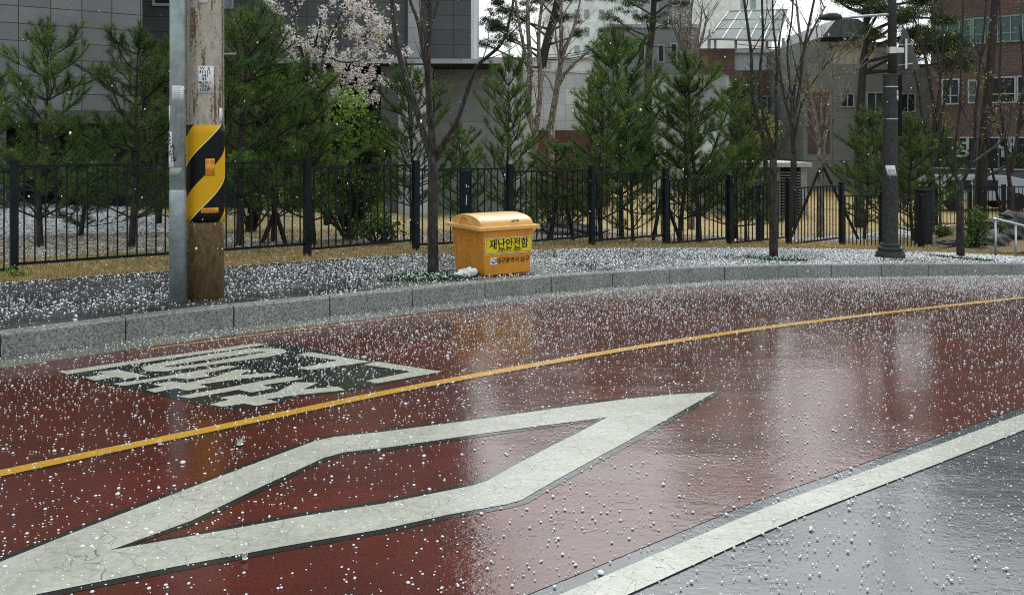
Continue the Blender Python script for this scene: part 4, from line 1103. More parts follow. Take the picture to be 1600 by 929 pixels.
def young_pine(seed, H=3.4, spread=1.0, dens=1.0, low=.55, ln=.125):
    rng = np.random.default_rng(seed); tr = MB(); P = []; D = []
    lean = Vector((rng.normal() * .05, rng.normal() * .05, 0))
    tp = [Vector((lean.x * z * .4 + .03 * math.sin(z * 2 + seed), lean.y * z * .4 + .02 * math.cos(z * 2.3), z)) for z in np.linspace(-.1, H * .93, 12)]
    tr.tube(tp, [.055 * (1 - .85 * i / 11) for i in range(12)], 7)
    TT = []
    def twig(pts, w0, k0=.2, n_per=9):
        tb = .45 + rng.normal() * .22
        for i in range(len(pts) - 1):
            a, b = pts[i], pts[i + 1]; dd = (b - a); L = dd.length; dn = dd.normalized()
            f = (i + .5) / (len(pts) - 1)
            if f < k0: continue
            c = max(1, int(L / .030 * dens))
            for j in range(c):
                q = a.lerp(b, (j + .5) / c)
                for _ in range(n_per): P.append(tuple(q)); D.append(tuple(dn)); TT.append(tb)
    z = low; wi = 0
    while z < H * .9:
        f = z / H; nb = int(rng.integers(4, 7)); a0 = rng.uniform(0, 6.28)
        t = z / (H * .93); i0 = min(10, int(t * 11)); base = tp[i0].lerp(tp[i0 + 1], t * 11 - i0) if i0 < 11 else tp[-1]
        L = spread * (1.45 * (1 - f) ** .62 + .22) * (.72 + .28 * min(1, f * 3))
        for k in range(nb):
            a = a0 + 6.283 * k / nb + rng.normal() * .25; el = .12 + .62 * f + rng.normal() * .16
            Lk = L * rng.uniform(.55, 1.25)
            pts = spline(base, (math.cos(a) * math.cos(el), math.sin(a) * math.cos(el), math.sin(el)), Lk, 6, rng, curl=.05, wander=.12)
            tr.tube(pts, [.018 * (1 - f * .5) * (1 - .75 * i / 6) + .002 for i in range(7)], 5, cap=False)
            twig(pts, 1, .5, 11)
            for s in range(1, 6):
                for sd in (-1, 1):
                    if rng.random() < .42: continue
                    dd = (pts[s + 1] - pts[s]).normalized() if s < 6 else (pts[s] - pts[s - 1]).normalized()
                    side = dd.cross(Vector((0, 0, 1))).normalized() * sd
                    sp = spline(pts[s], dd * .75 + side * .7 + Vector((0, 0, .25)), Lk * rng.uniform(.26, .46) * (1.2 - s * .1), 3, rng, curl=.10, wander=.16)
                    tr.tube(sp, [.006, .005, .004, .002], 4, cap=False); twig(sp, 1, .34, 14)
        z += rng.uniform(.27, .40) * (1.1 - .3 * f); wi += 1
    # leader and candles
    top = tp[-1]; ld = spline(top, (lean.x, lean.y, 1), H * .12, 3, rng, wander=.04); tr.tube(ld, [.012, .01, .008, .004], 5); twig(ld, 1, 0, 14)
    for k in range(5):
        a = 6.28 * k / 5; sp = spline(top, (math.cos(a) * .6, math.sin(a) * .6, 1), H * .09, 3, rng, curl=.2, wander=.04); twig(sp, 1, 0, 12)
    P, D = np.array(P), np.array(D); V, Fc = needle_tris(P, D, ln, .0070, .95, rng)
    tint = np.repeat(np.clip(np.array(TT) + .12 * rng.normal(size=len(P)), 0, 1), 3)
    r = thing('pine_tree', 'x', 'tree')
    t_ = tr.build('trunk', M['bark_dark'], r, smooth=True); c_ = mesh_np('crown', V, Fc, M['needles'], r, attr=tint)
    return r
protos = [young_pine(3, 3.4, 1.0), young_pine(8, 3.4, .9), young_pine(21, 3.4, 1.1, low=.8), young_pine(34, 3.4, 1.0, low=.4)]
used = set()
# (trunk px, base px y or depth, top py, width factor, proto, rot, label)
PINES = [
 (62, 13.6, 34, 1.0, 0, .3, 'young pine standing left of the galvanised pole at the left edge'),
 (208, 13.7, 40, 1.1, 1, 1.9, 'young pine just left of the two roadside poles'),
 (128, 15.5, 205, .95, 3, 2.5, 'low bushy pine between the two leftmost young pines'),
 (-40, 14.6, 95, 1.1, 2, 4.0, 'young pine cut by the left edge of the picture'),
 (372, 14.2, 8, 1.15, 2, 5.0, 'tall dark pine right behind the striped utility pole'),
 (300, 16.5, 120, 1.1, 3, .9, 'pine hidden partly by the striped utility pole'),
 (428, 15.0, 100, 1.1, 0, 3.4, 'dense pine between the utility pole and the blossom tree'),
 (488, 14.6, 88, 1.0, 1, .1, 'dense pine with a bare dark trunk in front of the blossom tree'),
 (565, 16.0, 170, .95, 3, 1.2, 'lower pine to the right of the blossom tree'),
 (646, 15.2, 95, .85, 2, 2.2, 'thin pine right behind the first street tree'),
 (725, 17.5, 190, .9, 0, 4.6, 'pine above the dark green board behind the bin'),
 (792, 16.8, 82, .75, 3, .6, 'pine behind the orange bin'),
 (862, 17.0, 222, 1.1, 1, 3.0, 'wide low pine right of the orange bin above the boulder'),
 (938, 16.9, 108, .95, 0, 5.6, 'pine with a slim bare trunk beside the boulder'),
 (972, 18.6, 42, .95, 2, 1.1, 'tallest young pine in the middle of the row'),
 (988, 17.4, 150, .9, 3, 4.4, 'pine leaning out below the tallest young pine'),
 (1064, 18.2, 118, 1.0, 1, 2.0, 'left one of the three pines behind the middle fence panels'),
 (1092, 18.0, 78, .95, 0, 3.7, 'spreading pine left of the second street tree'),
 (1150, 20.2, 120, 1.0, 3, .2, 'pine directly left of the second street tree'),
 (1165, 19.6, 215, .8, 2, 5.2, 'small pine in front of the louvred enclosure'),
 (1352, 23.5, 175, 1.0, 1, 1.4, 'pine just left of the dark street lamp'),
 (1385, 24.8, 165, .95, 0, 2.9, 'pine behind the dark street lamp'),
 (1425, 23.2, 182, 1.0, 3, 4.9, 'pine just right of the dark street lamp'),
 (1470, 27.0, 190, .9, 2, .8, 'pine beside the third street tree at right'),
 (250, 18.5, 60, 1.1, 3, 2.2, 'back row pine seen between the two roadside poles and the wall'),
 (-200, 15, 60, 1.0, 1, 2.0, 'pine beyond the left edge'),
]
for i, (px, Y, ty, wf, pr, rz, lab) in enumerate(PINES):
    if px < -100: continue
    src = protos[pr]
    o = src if pr not in used else copy_tree(src); used.add(pr)
    X = xx(px, Y); zg = float(S(X, Y)); H = zy(ty, Y) - zg; s = H / 3.5
    o.location = (X, Y, zg - .02); o.scale = (s * wf if H > 2.2 else 1 * wf * .9, s * wf if H > 2.2 else .9 * wf, s); o.rotation_euler = (0, 0, rz)
    tag(o, lab, 'tree', 'young pines planted behind the fence')

# --- bare trees
def grow(mb, tips, p, d, L, r, depth, rng, up=.12, spread=.6, kids=(3, 5), wander=.10, nseg=6, taper=.75, n=6):
    pts = spline(p, d, L, nseg, rng, curl=up * .5, wander=wander)
    rad = [r * (1 - taper * i / nseg) for i in range(nseg + 1)]
    mb.tube(pts, rad, n if r > .02 else 4, cap=False)
    tips.append(pts)
    if depth <= 0: return
    for k in range(int(rng.integers(*kids))):
        f = rng.uniform(.25, .95); i = min(nseg - 1, int(f * nseg)); q = pts[i].lerp(pts[i + 1], f * nseg - i)
        dd = (pts[i + 1] - pts[i]).normalized(); s = Vector(rng.normal(size=3)); s = (s - dd * s.dot(dd)).normalized()
        nd = (dd + s * spread * rng.uniform(.6, 1.3) + Vector((0, 0, up))).normalized()
        grow(mb, tips, q, nd, L * rng.uniform(.35, .62) * (1.15 - .4 * f), rad[i] * .55, depth - 1, rng, up, spread, kids, wander, max(3, nseg - 1), taper)
def pxpath(pts, Y, dY=0): return [at(x, y, Y + dY * i) for i, (x, y) in enumerate(pts)]
def rel(pts, o): return [p - o for p in pts]
def limb_tree(name, label, base, trunk_px, Y, r0, limbs, matn, seed, buds=0, depth=2, group=None, twigs=7, cat='tree', tipr=.35, leafmat='yellow_bud', bud=.012, zj=None):
    rng = np.random.default_rng(seed); o_ = Vector((base.x, base.y, base.z)); r = thing(name, label, cat, o_, 0, group); mb = MB(); tips = []
    tp = rel([base + Vector((0, 0, -.1))] + pxpath(trunk_px, Y), o_)
    nT_ = len(tp); mb.tube(smooth_curve(tp, 1), list(np.linspace(r0, r0 * .8, len(smooth_curve(tp, 1)))), 10)
    br = MB(); bt = []
    for li, (pts, ra) in enumerate(limbs):
        dy = (-1) ** li * .04
        P3 = smooth_curve(rel([at(x, y, Y + dy * k * (1 + li * .3)) for k, (x, y) in enumerate(pts)], o_), 2)
        br.tube(P3, list(np.linspace(ra, ra * tipr, len(P3))), 8)
        for k in range(twigs):
            f = rng.uniform(.2, 1.0); i = min(len(P3) - 2, int(f * (len(P3) - 1))); dd = (P3[i + 1] - P3[i]).normalized()
            s = Vector(rng.normal(size=3)); s = (s - dd * s.dot(dd)).normalized()
            grow(br, bt, P3[i], (dd * .8 + s * .8 + Vector((0, 0, .35))).normalized(), rng.uniform(.4, 1.1), ra * .28, depth - 1, rng, kids=(2, 5))
    mb.build('trunk', M[matn], r, smooth=True); br.build('branches', M[matn], r, smooth=True)
    if buds:
        P = np.array([tuple(p) for t in bt for p in t[len(t) // 2:]]); P = P[rng.integers(0, len(P), buds)] + rng.normal(size=(buds, 3)) * .02
        V, Fc = leaf_quads(P, bud, rng); mesh_np('buds', V, Fc, M[leafmat], r, attr=np.repeat(rng.random(buds), 4))
    return r
b0 = hit(677, 428); Y1 = b0.y
limb_tree('street_tree', 'bare rough barked street tree beside the orange bin with a wide fork', b0, [(676, 340), (676, 245)], Y1, 9 / F * Y1, [
 ([(675, 250), (664, 215), (648, 160), (632, 115), (620, 70), (613, 20), (608, -60), (600, -200)], 6.2 / F * Y1),
 ([(677, 250), (675, 215), (670, 160), (668, 100), (671, 40), (672, -20), (676, -200)], 6.4 / F * Y1),
 ([(668, 118), (662, 80), (653, 30), (641, 5), (632, -40), (620, -150)], 4.2 / F * Y1),
 ([(680, 252), (692, 222), (712, 196), (728, 150), (742, 105), (760, 90), (785, 70), (797, 30), (808, -30), (820, -160)], 4.2 / F * Y1),
 ([(671, 45), (682, 15), (690, -30), (700, -140)], 2.6 / F * Y1),
 ([(620, 82), (608, 72), (598, 62)], 1.8 / F * Y1)], 'bark_street', 5, buds=900, group='street trees along the kerb', twigs=5, zj=1)
b0 = hit(1209, 401); Y2 = b0.y
limb_tree('street_tree', 'slim bare street tree with upright limbs left of the dark lamp post', b0, [(1208, 320), (1208, 246)], Y2, 7 / F * Y2, [
 ([(1207, 250), (1196, 228), (1184, 190), (1174, 140), (1175, 90), (1168, 40), (1160, -20), (1150, -120)], 4 / F * Y2),
 ([(1208, 250), (1205, 222), (1190, 175), (1186, 120), (1193, 60), (1190, 0), (1192, -100)], 3.4 / F * Y2),
 ([(1210, 250), (1222, 228), (1238, 195), (1250, 140), (1255, 80), (1268, 20), (1285, -60)], 4 / F * Y2),
 ([(1210, 247), (1214, 215), (1212, 150), (1215, 90), (1206, 30), (1210, -80)], 3 / F * Y2),
 ([(1238, 195), (1236, 140), (1228, 80), (1240, 20), (1238, -80)], 2.4 / F * Y2)], 'bark_street', 15, buds=900, group='street trees along the kerb', twigs=8)
b0 = hit(1501, 400); Y3 = b0.y
limb_tree('street_tree', 'slim bare street tree with a low fork at right beside the bushy shrub', b0, [(1500, 340), (1500, 285)], Y3, 6.2 / F * Y3, [
 ([(1499, 290), (1488, 262), (1474, 238), (1468, 180), (1470, 110), (1458, 40), (1452, -40)], 3.2 / F * Y3),
 ([(1501, 290), (1515, 262), (1524, 230), (1524, 170), (1532, 100), (1540, 20), (1550, -80)], 3.4 / F * Y3),
 ([(1516, 258), (1540, 240), (1566, 222), (1580, 180), (1600, 140), (1618, 90)], 2.4 / F * Y3),
 ([(1490, 266), (1492, 230), (1500, 170), (1502, 90), (1506, 0), (1500, -80)], 2.4 / F * Y3)], 'bark_street', 25, buds=900, group='street trees along the kerb', twigs=8)

BARE = [
 ('pale pruned tree with fanning stems in front of the low hall', 836, 24, 205, [([(836, 205), (822, 165), (830, 110), (824, 40), (826, -60)], .11), ([(838, 200), (846, 140), (840, 60), (848, 0), (850, -80)], .08), ([(830, 120), (815, 60), (805, 0), (800, -60)], .06)], 'bark_pale', 51),
 ('pale leaning tree with long pruned stems right of the low hall wall', 862, 25, 200, [([(860, 200), (870, 140), (878, 85), (876, 20), (878, -40)], .10), ([(874, 125), (900, 95), (935, 70), (955, 60)], .05), ([(878, 90), (895, 50), (905, 10), (912, -30)], .05), ([(876, 100), (868, 60), (868, 30)], .04), ([(868, 150), (852, 110), (840, 136)], .03)], 'bark_pale', 52),
 ('grey pollarded tree with upright stumps above the middle pines', 1080, 26, 160, [([(1078, 160), (1080, 100), (1066, 78), (1052, 40), (1044, 14)], .09), ([(1082, 110), (1078, 60), (1080, 20), (1082, -10)], .06), ([(1084, 90), (1098, 62), (1104, 25)], .06), ([(1068, 92), (1066, 50), (1060, 10)], .05), ([(1086, 85), (1094, 40), (1097, 15)], .05)], 'bark_pale', 53),
 ('leafless bushy tree tied to two slanting props in the park', 1282, 24, 270, [([(1282, 270), (1278, 200), (1262, 130), (1250, 60), (1244, 0)], .08), ([(1284, 260), (1292, 190), (1300, 120), (1320, 60)], .07), ([(1280, 230), (1270, 180), (1255, 150), (1240, 90)], .05), ([(1286, 220), (1310, 170), (1335, 120), (1350, 60)], .05), ([(1284, 200), (1284, 120), (1275, 40)], .05)], 'bark_pale', 54),
 ('thin leafless tree in front of the brown brick building near the right edge', 1580, 26, 290, [([(1578, 290), (1570, 220), (1560, 140), (1565, 60), (1560, -20)], .06), ([(1580, 270), (1592, 200), (1600, 120), (1595, 40)], .06), ([(1572, 230), (1550, 180), (1540, 110), (1520, 60)], .04), ([(1590, 210), (1615, 150), (1630, 80)], .04)], 'bark_dark', 55),
 ('leafless many stemmed tree between the lamp post and the brown brick building', 1455, 25.5, 260, [([(1455, 260), (1462, 190), (1452, 120), (1440, 60), (1425, 20)], .07), ([(1456, 250), (1470, 180), (1488, 120), (1500, 60)], .05), ([(1454, 240), (1440, 180), (1432, 120), (1405, 20)], .05), ([(1462, 190), (1470, 120), (1475, 50), (1470, 0)], .04)], 'bark_dark', 56),
 ('leafless tree just right of the second street tree in front of the grey house', 1240, 27, 240, [([(1240, 240), (1236, 170), (1246, 110), (1262, 60), (1290, 10)], .07), ([(1240, 220), (1252, 160), (1275, 120), (1300, 90)], .05), ([(1238, 200), (1222, 140), (1215, 80), (1225, 20)], .05)], 'bark_dark', 57),
]
for lab, px, Y, fy, limbs, mt, sd in BARE:
    X = xx(px, Y); bs = Vector((X, Y, float(S(X, Y))))
    limb_tree('bare_tree', lab, bs, [(px, (fy + 380) / 2), (px, fy)], Y, .11, limbs, mt, sd, buds=900, depth=3, twigs=9, tipr=.3, bud=.02, leafmat='yellow_bud' if sd >= 54 else 'blossom', group='leafless trees in the park')
# props of the tied tree, and of the trunk at right
for lab, px, Y, top, legs in (('pair of dark slanting wooden props holding up the leafless tree in the park', 1284, 24, 256, ((1236, 347), (1341, 360))),
                              ('dark slanting wooden prop left of the striped pole gap, under the dense pine', 430, 15.0, 330, ((408, 384), (447, 380))),
                              ('short dark wooden props under the pines beside the boulder', 882, 17.5, 300, ((896, 352),)),
                              ('short dark wooden props under the pines right of the boulder', 1035, 18.4, 300, ((1020, 358), (1064, 352))),
                              ('long pale slanting prop against the thick dark trunk at right', 1537, 27.5, 200, ((1568, 296),))):
    o_ = at(px, top, Y); zg = float(S(o_.x, Y))
    r = thing('tree_prop', lab, 'tree prop', (o_.x, Y, zg))
    for lx, ly in legs:
        e = at(lx, ly, Y); e.y = Y - .5; e.x = (lx - 800) / F * e.y; e.z = zy(ly, e.y) if lx != 1568 else float(S(e.x, e.y))
        e.z = min(e.z, float(S(e.x, e.y))) if lx != 1568 else e.z
        MB().tube([Vector((0, 0, o_.z - zg)), e - Vector((o_.x, Y, zg))], .038, 8).build('pole', M['wood_prop'], r)

# --- mature red pines behind
def red_pine(label, trunk, Y, r0, pads, seed, size=.10, n=420, base_py=None):
    rng = np.random.default_rng(seed); X = xx(trunk[0][0], Y); zg = float(S(X, Y)); o_ = Vector((X, Y, zg))
    r = thing('red_pine', label, 'tree', o_, 0, 'mature pines behind the park')
    P3 = smooth_curve([Vector((0, 0, -.1))] + rel([at(x, y, Y) for x, y in trunk], o_), 2)
    mb = MB().tube(P3, list(np.linspace(r0, r0 * .45, len(P3))), 10)
    PP = []; 
    for (px, py, wpx, hpx) in pads:
        c = at(px, py, Y + rng.uniform(-1, 1)) - o_
        q = min(P3, key=lambda v: (v - c - Vector((0, 0, -.7))).length)
        mid = (q + c) / 2 + Vector((rng.normal() * .15, rng.normal() * .15, rng.normal() * .12))
        bb = smooth_curve([q, mid, c], 2); mb.tube(bb, list(np.linspace(.07, .02, len(bb))), 5)
        rx, rz = wpx / F * Y, hpx / F * Y
        m = max(5, int(wpx * hpx / 26))
        for k in range(m):
            t = rng.normal(size=3) * .48; cc = c + Vector((t[0] * rx, t[1] * rx * .8, t[2] * rz * .8 ))
            if rng.random() < .35: mb.tube([c + (cc - c) * .15, cc], [.018, .006], 4)
            PP.append(cc)
    Pn = np.repeat(np.array([tuple(p) for p in PP]), 150, axis=0); Pn = Pn + rng.normal(size=Pn.shape) * np.array([.13, .13, .06])
    Dn = np.tile(np.array([[0, 0, .3]]), (len(Pn), 1)); V, Fc = needle_tris(Pn, Dn, size * 1.35, .024, 1.0, rng, .25)
    mb.build('trunk', M['bark_dark'], r, smooth=True)
    mesh_np('crown', V, Fc, M['old_needles'], r, attr=np.repeat(np.clip(.5 + .25 * rng.normal(size=len(Pn)), 0, 1), 3))
red_pine('old red pine with a leaning dark trunk against the bright sky behind the low hall', [(842, 140), (848, 90), (862, 40), (872, 0), (880, -60)], 40, .26,
         [(770, 42, 26, 22), (800, 20, 34, 20), (792, 62, 24, 12), (840, -5, 40, 18), (882, 30, 24, 14), (895, -8, 34, 16), (760, 70, 16, 10), (870, -60, 70, 30), (815, -45, 50, 24), (905, 52, 10, 6), (775, 5, 20, 12)], 61)
red_pine('old red pine with flat foliage pads in front of the concrete block with slot windows', [(1012, 150), (1013, 90), (1020, 40), (1022, 0), (1025, -60)], 44, .24,
         [(960, 28, 26, 10), (985, 5, 34, 10), (950, 48, 18, 6), (1010, 28, 28, 10), (1045, 38, 22, 8), (1000, -25, 50, 16), (1060, 4, 22, 8), (1070, -20, 40, 14), (975, 45, 18, 6), (1040, -60, 60, 24)], 62)
red_pine('old red pine with a thick trunk just left of the dark street lamp', [(1342, 200), (1347, 120), (1352, 60), (1356, 0), (1358, -80)], 27, .15,
         [(1330, 2, 30, 12), (1375, 15, 26, 12), (1412, 25, 28, 16), (1440, 55, 34, 22), (1470, 70, 34, 20), (1490, 95, 24, 14), (1350, -30, 60, 26), (1400, -20, 60, 30), (1365, 50, 14, 8), (1450, 5, 24, 14), (1300, -10, 20, 10), (1475, 30, 20, 12), (1430, 85, 24, 10)], 63)
red_pine('old pine with the thickest dark trunk behind the far fence at right', [(1532, 290), (1538, 200), (1545, 120), (1552, 40), (1556, -60)], 27.8, .21,
         [(1560, -60, 60, 26), (1600, -40, 40, 20), (1590, 250, 14, 8), (1520, -70, 50, 22)], 64)

# --- blossom tree
rng = np.random.default_rng(71); Yb = 19.5; X = xx(512, Yb); zg = float(S(X, Yb)); o_ = Vector((X, Yb, zg))
r = thing('blossom_tree', 'cherry tree in pale pink blossom in front of the grey granite block', 'tree', o_)
mb = MB(); tips = []
mb.tube(rel([Vector((X, Yb, zg - .1)), at(510, 300, Yb), at(512, 200, Yb), at(508, 150, Yb)], o_), [.09, .08, .07, .06], 8)
for pts, ra in (([(508, 160), (500, 110), (510, 70), (530, 30), (540, 5)], .05), ([(508, 150), (480, 110), (465, 60), (460, 20), (462, -10)], .045), ([(510, 155), (540, 120), (575, 85), (600, 60)], .035), ([(505, 120), (490, 80), (500, 40), (505, 5)], .035),
                ([(512, 165), (545, 140), (590, 128), (625, 135)], .035), ([(500, 130), (460, 100), (450, 75), (440, 30), (436, 10)], .035), ([(520, 60), (550, 55), (580, 48), (605, 42)], .025), ([(515, 90), (540, 100), (585, 90), (612, 92)], .025), ([(535, 20), (560, 15), (580, 12)], .02), ([(510, 170), (530, 150), (556, 158), (592, 152)], .02), ([(560, 70), (575, 60), (570, 75)], .02)):
    P3 = smooth_curve(rel([at(x, y, Yb + rng.uniform(-.5, .5)) for x, y in pts], o_), 2)
    mb.tube(P3, list(np.linspace(ra, ra * .3, len(P3))), 6); tips.append(P3)
    for k in range(7):
        i = int(rng.integers(1, len(P3) - 1)); dd = (P3[i + 1 if i + 1 < len(P3) else i] - P3[i - 1]).normalized(); s = Vector(rng.normal(size=3)); s = (s - dd * s.dot(dd)).normalized()
        grow(mb, tips, P3[i], (dd + s * .7 + Vector((0, 0, .2))).normalized(), rng.uniform(.3, .7), .012, 1, rng, kids=(1, 3))
mb.build('trunk', M['bark_dark'], r, smooth=True)
C_ = np.array([tuple(p) for t in tips for p in t[1:]]); C_ = C_[rng.integers(0, len(C_), 950)]
Pb = np.repeat(C_, 9, axis=0) + rng.normal(size=(len(C_) * 9, 3)) * .045
V, Fc = leaf_quads(Pb, .034, rng); mesh_np('blossom', V, Fc, M['blossom'], r, attr=np.repeat(rng.random(len(Pb)), 4))
Pl = C_[rng.integers(0, len(C_), 500)] + rng.normal(size=(500, 3)) * .05
V, Fc = leaf_quads(Pl, .03, rng); mesh_np('leaves', V, Fc, M['fresh_leaf'], r, attr=np.repeat(rng.random(500), 4))

# --- fresh green trees and shrubs
def leafy(name, label, px, Y, blobs, nleaf, size, mat, seed, cat='shrub', stem=.03, group=None, nst=7):
    rng = np.random.default_rng(seed); X = xx(px, Y); zg = float(S(X, Y)); o_ = Vector((X, Y, zg)); r = thing(name, label, cat, o_, 0, group)
    mb = MB(); P = []
    tot = sum(b_[2] * b_[3] for b_ in blobs)
    for bx_, by_, w_, h_ in blobs:
        c = at(bx_, by_, Y) - o_; rx, rz = w_ / F * Y, h_ / F * Y
        for k in range(nst):
            e = c + Vector((rng.normal() * rx * .5, rng.normal() * rx * .4, rng.normal() * rz * .5))
            mid = e * .5 + Vector((rng.normal() * .1, rng.normal() * .1, 0)); pp = smooth_curve([Vector((rng.normal() * .04, rng.normal() * .04, -.03)), mid, e], 2)
            mb.tube(pp, list(np.linspace(stem, .004, len(pp))), 5, cap=False)
        m = int(nleaf * w_ * h_ / tot)
        tw = rng.normal(size=(max(4, m // 14), 3)); tw /= np.linalg.norm(tw, axis=1, keepdims=True); tw *= rng.uniform(.35, 1.05, (len(tw), 1)) ** .6
        ctr = np.array(tuple(c)) + tw * np.array([rx, rx * .8, rz])
        q = np.repeat(ctr, 14, axis=0) + rng.normal(size=(len(ctr) * 14, 3)) * size * 1.8; P.append(q)
    P = np.concatenate(P); V, Fc = leaf_quads(P, size, rng, .1)
    mb.build('stems', M['bark_dark'], r, smooth=True); mesh_np('leaves', V, Fc, M[mat], r, attr=np.repeat(rng.random(len(P)), 4))
    return r
leafy('leafy_tree', 'bright fresh green leafy bush under the blossom tree', 545, 15.7, [(545, 165, 34, 26), (560, 205, 40, 26), (520, 230, 44, 30), (590, 225, 24, 16), (545, 275, 40, 26), (500, 300, 44, 30), (580, 300, 26, 40), (610, 230, 14, 14)], 3600, .04, 'fresh_leaf', 81, 'tree')
leafy('leafy_tree', 'small fresh green bush behind the fence left of the blossom tree', 392, 17.0, [(395, 120, 14, 8), (430, 140, 14, 10), (380, 260, 30, 30), (420, 300, 40, 25)], 1500, .04, 'fresh_leaf', 82, 'tree')
leafy('shrub', 'bushy light green shrub standing on the bank right of the third street tree', 1522, hit(1520, 396).y + 1.2, [(1524, 345, 15, 20), (1518, 370, 17, 20), (1530, 360, 12, 18)], 2600, .03, 'shrub_leaf', 83)
leafy('shrub', 'low dark green shrub at the foot of the black pillar', 1473, hit(1470, 380).y + 1, [(1473, 361, 14, 7)], 900, .028, 'shrub_leaf', 84)
leafy('shrub', 'small green sapling on the bank behind the hand rail', 1564, hit(1560, 388).y + 2, [(1566, 352, 9, 8)], 350, .03, 'shrub_leaf', 85)
leafy('shrub', 'yellowish shrub beside the louvred enclosure', 1200, 29, [(1200, 205, 18, 22), (1192, 185, 8, 8)], 900, .05, 'yellow_bud', 86)
leafy('shrub', 'low green weeds inside the fence below the fresh green bush', 590, 14.9, [(575, 352, 34, 10), (610, 358, 20, 7)], 700, .04, 'shrub_leaf', 87)
leafy('shrub', 'tiny green weed at the foot of the leftmost fence post', 20, hit(20, 432).y, [(22, 428, 14, 5)], 220, .02, 'fresh_leaf', 88)
leafy('shrub', 'low dark shrub in the small gap right of the bin behind the fence', 870, 19.5, [(850, 300, 30, 26), (900, 320, 30, 20)], 1500, .04, 'shrub_leaf', 89)

# --- boulders
def rock(label, px, py, w_, h_, seed, Yadd=0, Y=None):
    g0 = hit(px, py); Yr = Y or g0.y + Yadd; rng = np.random.default_rng(seed)
    q = bmesh.new(); bmesh.ops.create_icosphere(q, subdivisions=4, radius=1)
    ph = rng.uniform(0, 6, 8)
    for v in q.verts:
        n_ = v.co.copy(); k_ = 1 + .16 * math.sin(3 * n_.x + ph[0]) + .12 * math.sin(5 * n_.y + 3 * n_.z + ph[1]) + .07 * math.sin(11 * n_.x + 7 * n_.y + ph[2]) + .05 * math.sin(17 * n_.z + 13 * n_.x + ph[3])
        k_ += .06 * round(2 * math.sin(6 * n_.x + 8 * n_.z + ph[4]))
        v.co = Vector((n_.x * w_ / F * Yr * k_, n_.y * w_ / F * Yr * .7 * k_, n_.z * h_ / F * Yr * k_))
    me = bpy.data.meshes.new('boulder'); q.to_mesh(me); q.free(); me.materials.append(M['rock'])
    o = bpy.data.objects.new('boulder', me); COL.objects.link(o); X = xx(px, Yr)
    o.location = (X, Yr, float(S(X, Yr)) + h_ / F * Yr * .3); tag(o, label, 'boulder'); return o
rock('broad dark boulder on the dry lawn behind the fence right of the orange bin', 895, 366, 52, 15, 1, Yadd=0)
for i, (px, Y, w_, h_, dz, lab) in enumerate(((1552, 0, 26, 14, .1, 'grey boulder left of the hand rail post at the foot of the bank'), (1480, 1.0, 14, 5, .15, 'small dark boulder left of the third street tree'), (1545, 2.2, 16, 7, .45, 'flat boulder higher on the bank behind the shrub'), (1575, 1.0, 12, 9, .2, 'dark boulder between the two hand rail posts'), (1600, .8, 24, 22, .35, 'big boulder behind the hand rail at the right edge'), (1580, 3.0, 20, 9, .5, 'boulder at the top of the bank behind the hand rail'))):
    g0 = hit(px, 394); o = rock(lab, px, 394, w_, h_, 30 + i, Yadd=Y + .5); o.location.z += dz
# bank the boulders lie on
bm_rows = []
gA = [hit(px, 391 + max(0, (px - 1440)) * .05) for px in np.linspace(1450, 1760, 24)]
for t, h in ((0, 394), (.5, 389), (1.0, 385), (1.6, 381), (2.4, 376), (3.4, 370), (4.6, 365), (6, 360), (8, 356), (10, 353), (13, 352), (15, 1000)):
    row = []
    for i, g_ in enumerate(gA):
        dd = Vector((g_.x, g_.y, 0)).normalized(); e = min(1, i / 3)
        q_ = g_ + dd * t; zs = float(S(q_.x, q_.y)) - .02; zb_ = zy(h + 1.2 * math.sin(i * 2.1 + t * 3), q_.y)
        row.append((q_.x, q_.y, zs + (max(zs, zb_) - zs) * e if h < 999 else zs - .5))
    bm_rows.append(row)
q = MB(); q.v = [p for r_ in bm_rows for p in r_]; nn_ = len(gA)
for j in range(len(bm_rows) - 1):
    for i in range(nn_ - 1): q.f.append((j * nn_ + i, j * nn_ + i + 1, (j + 1) * nn_ + i + 1, (j + 1) * nn_ + i))
tag(q.build('rocky_bank', M['soil'], smooth=True), kind='structure')

# ------------------------------------------------------------------ grass, ground cover
def blades(name, P, h, w_, mat, rng, label=None, lean=.5):
    n = len(P); d = rng.normal(size=(n, 3)) * lean; d[:, 2] = 1; d /= np.linalg.norm(d, axis=1, keepdims=True)
    s = rng.normal(size=(n, 3)); s[:, 2] = 0; s /= np.linalg.norm(s, axis=1, keepdims=True); H = h * rng.uniform(.4, 1.3, (n, 1))
    V = np.empty((n, 3, 3)); V[:, 0] = P - s * w_ / 2; V[:, 1] = P + s * w_ / 2; V[:, 2] = P + d * H
    o = mesh_np(name, V.reshape(-1, 3), np.arange(n * 3).reshape(-1, 3), M[mat], attr=np.repeat(rng.random(n), 3)); tag(o, label, kind='stuff'); return o
rng = np.random.default_rng(91)
nb = 120000; ii = rng.integers(0, len(B_) - 1, nb); fr = rng.random(nb)
Ba = np.array([(p.x, p.y) for p in B_]); base = Ba[ii] * (1 - fr[:, None]) + Ba[ii + 1] * fr[:, None]
rad = base / np.linalg.norm(base, axis=1, keepdims=True); tt = rng.random(nb) ** 1.7 * 5.5 + .05
xy = base + rad * tt[:, None]; ang_ = xy[:, 0] / xy[:, 1]; keep = (ang_ > -.75) & (ang_ < .75) & (base[:, 1] < 26); xy = xy[keep]
P = np.column_stack([xy, S(xy[:, 0], xy[:, 1])])
blades('dry_grass', P, .075, .008, 'dry_grass', rng, 'short tan dry winter grass behind the fence')
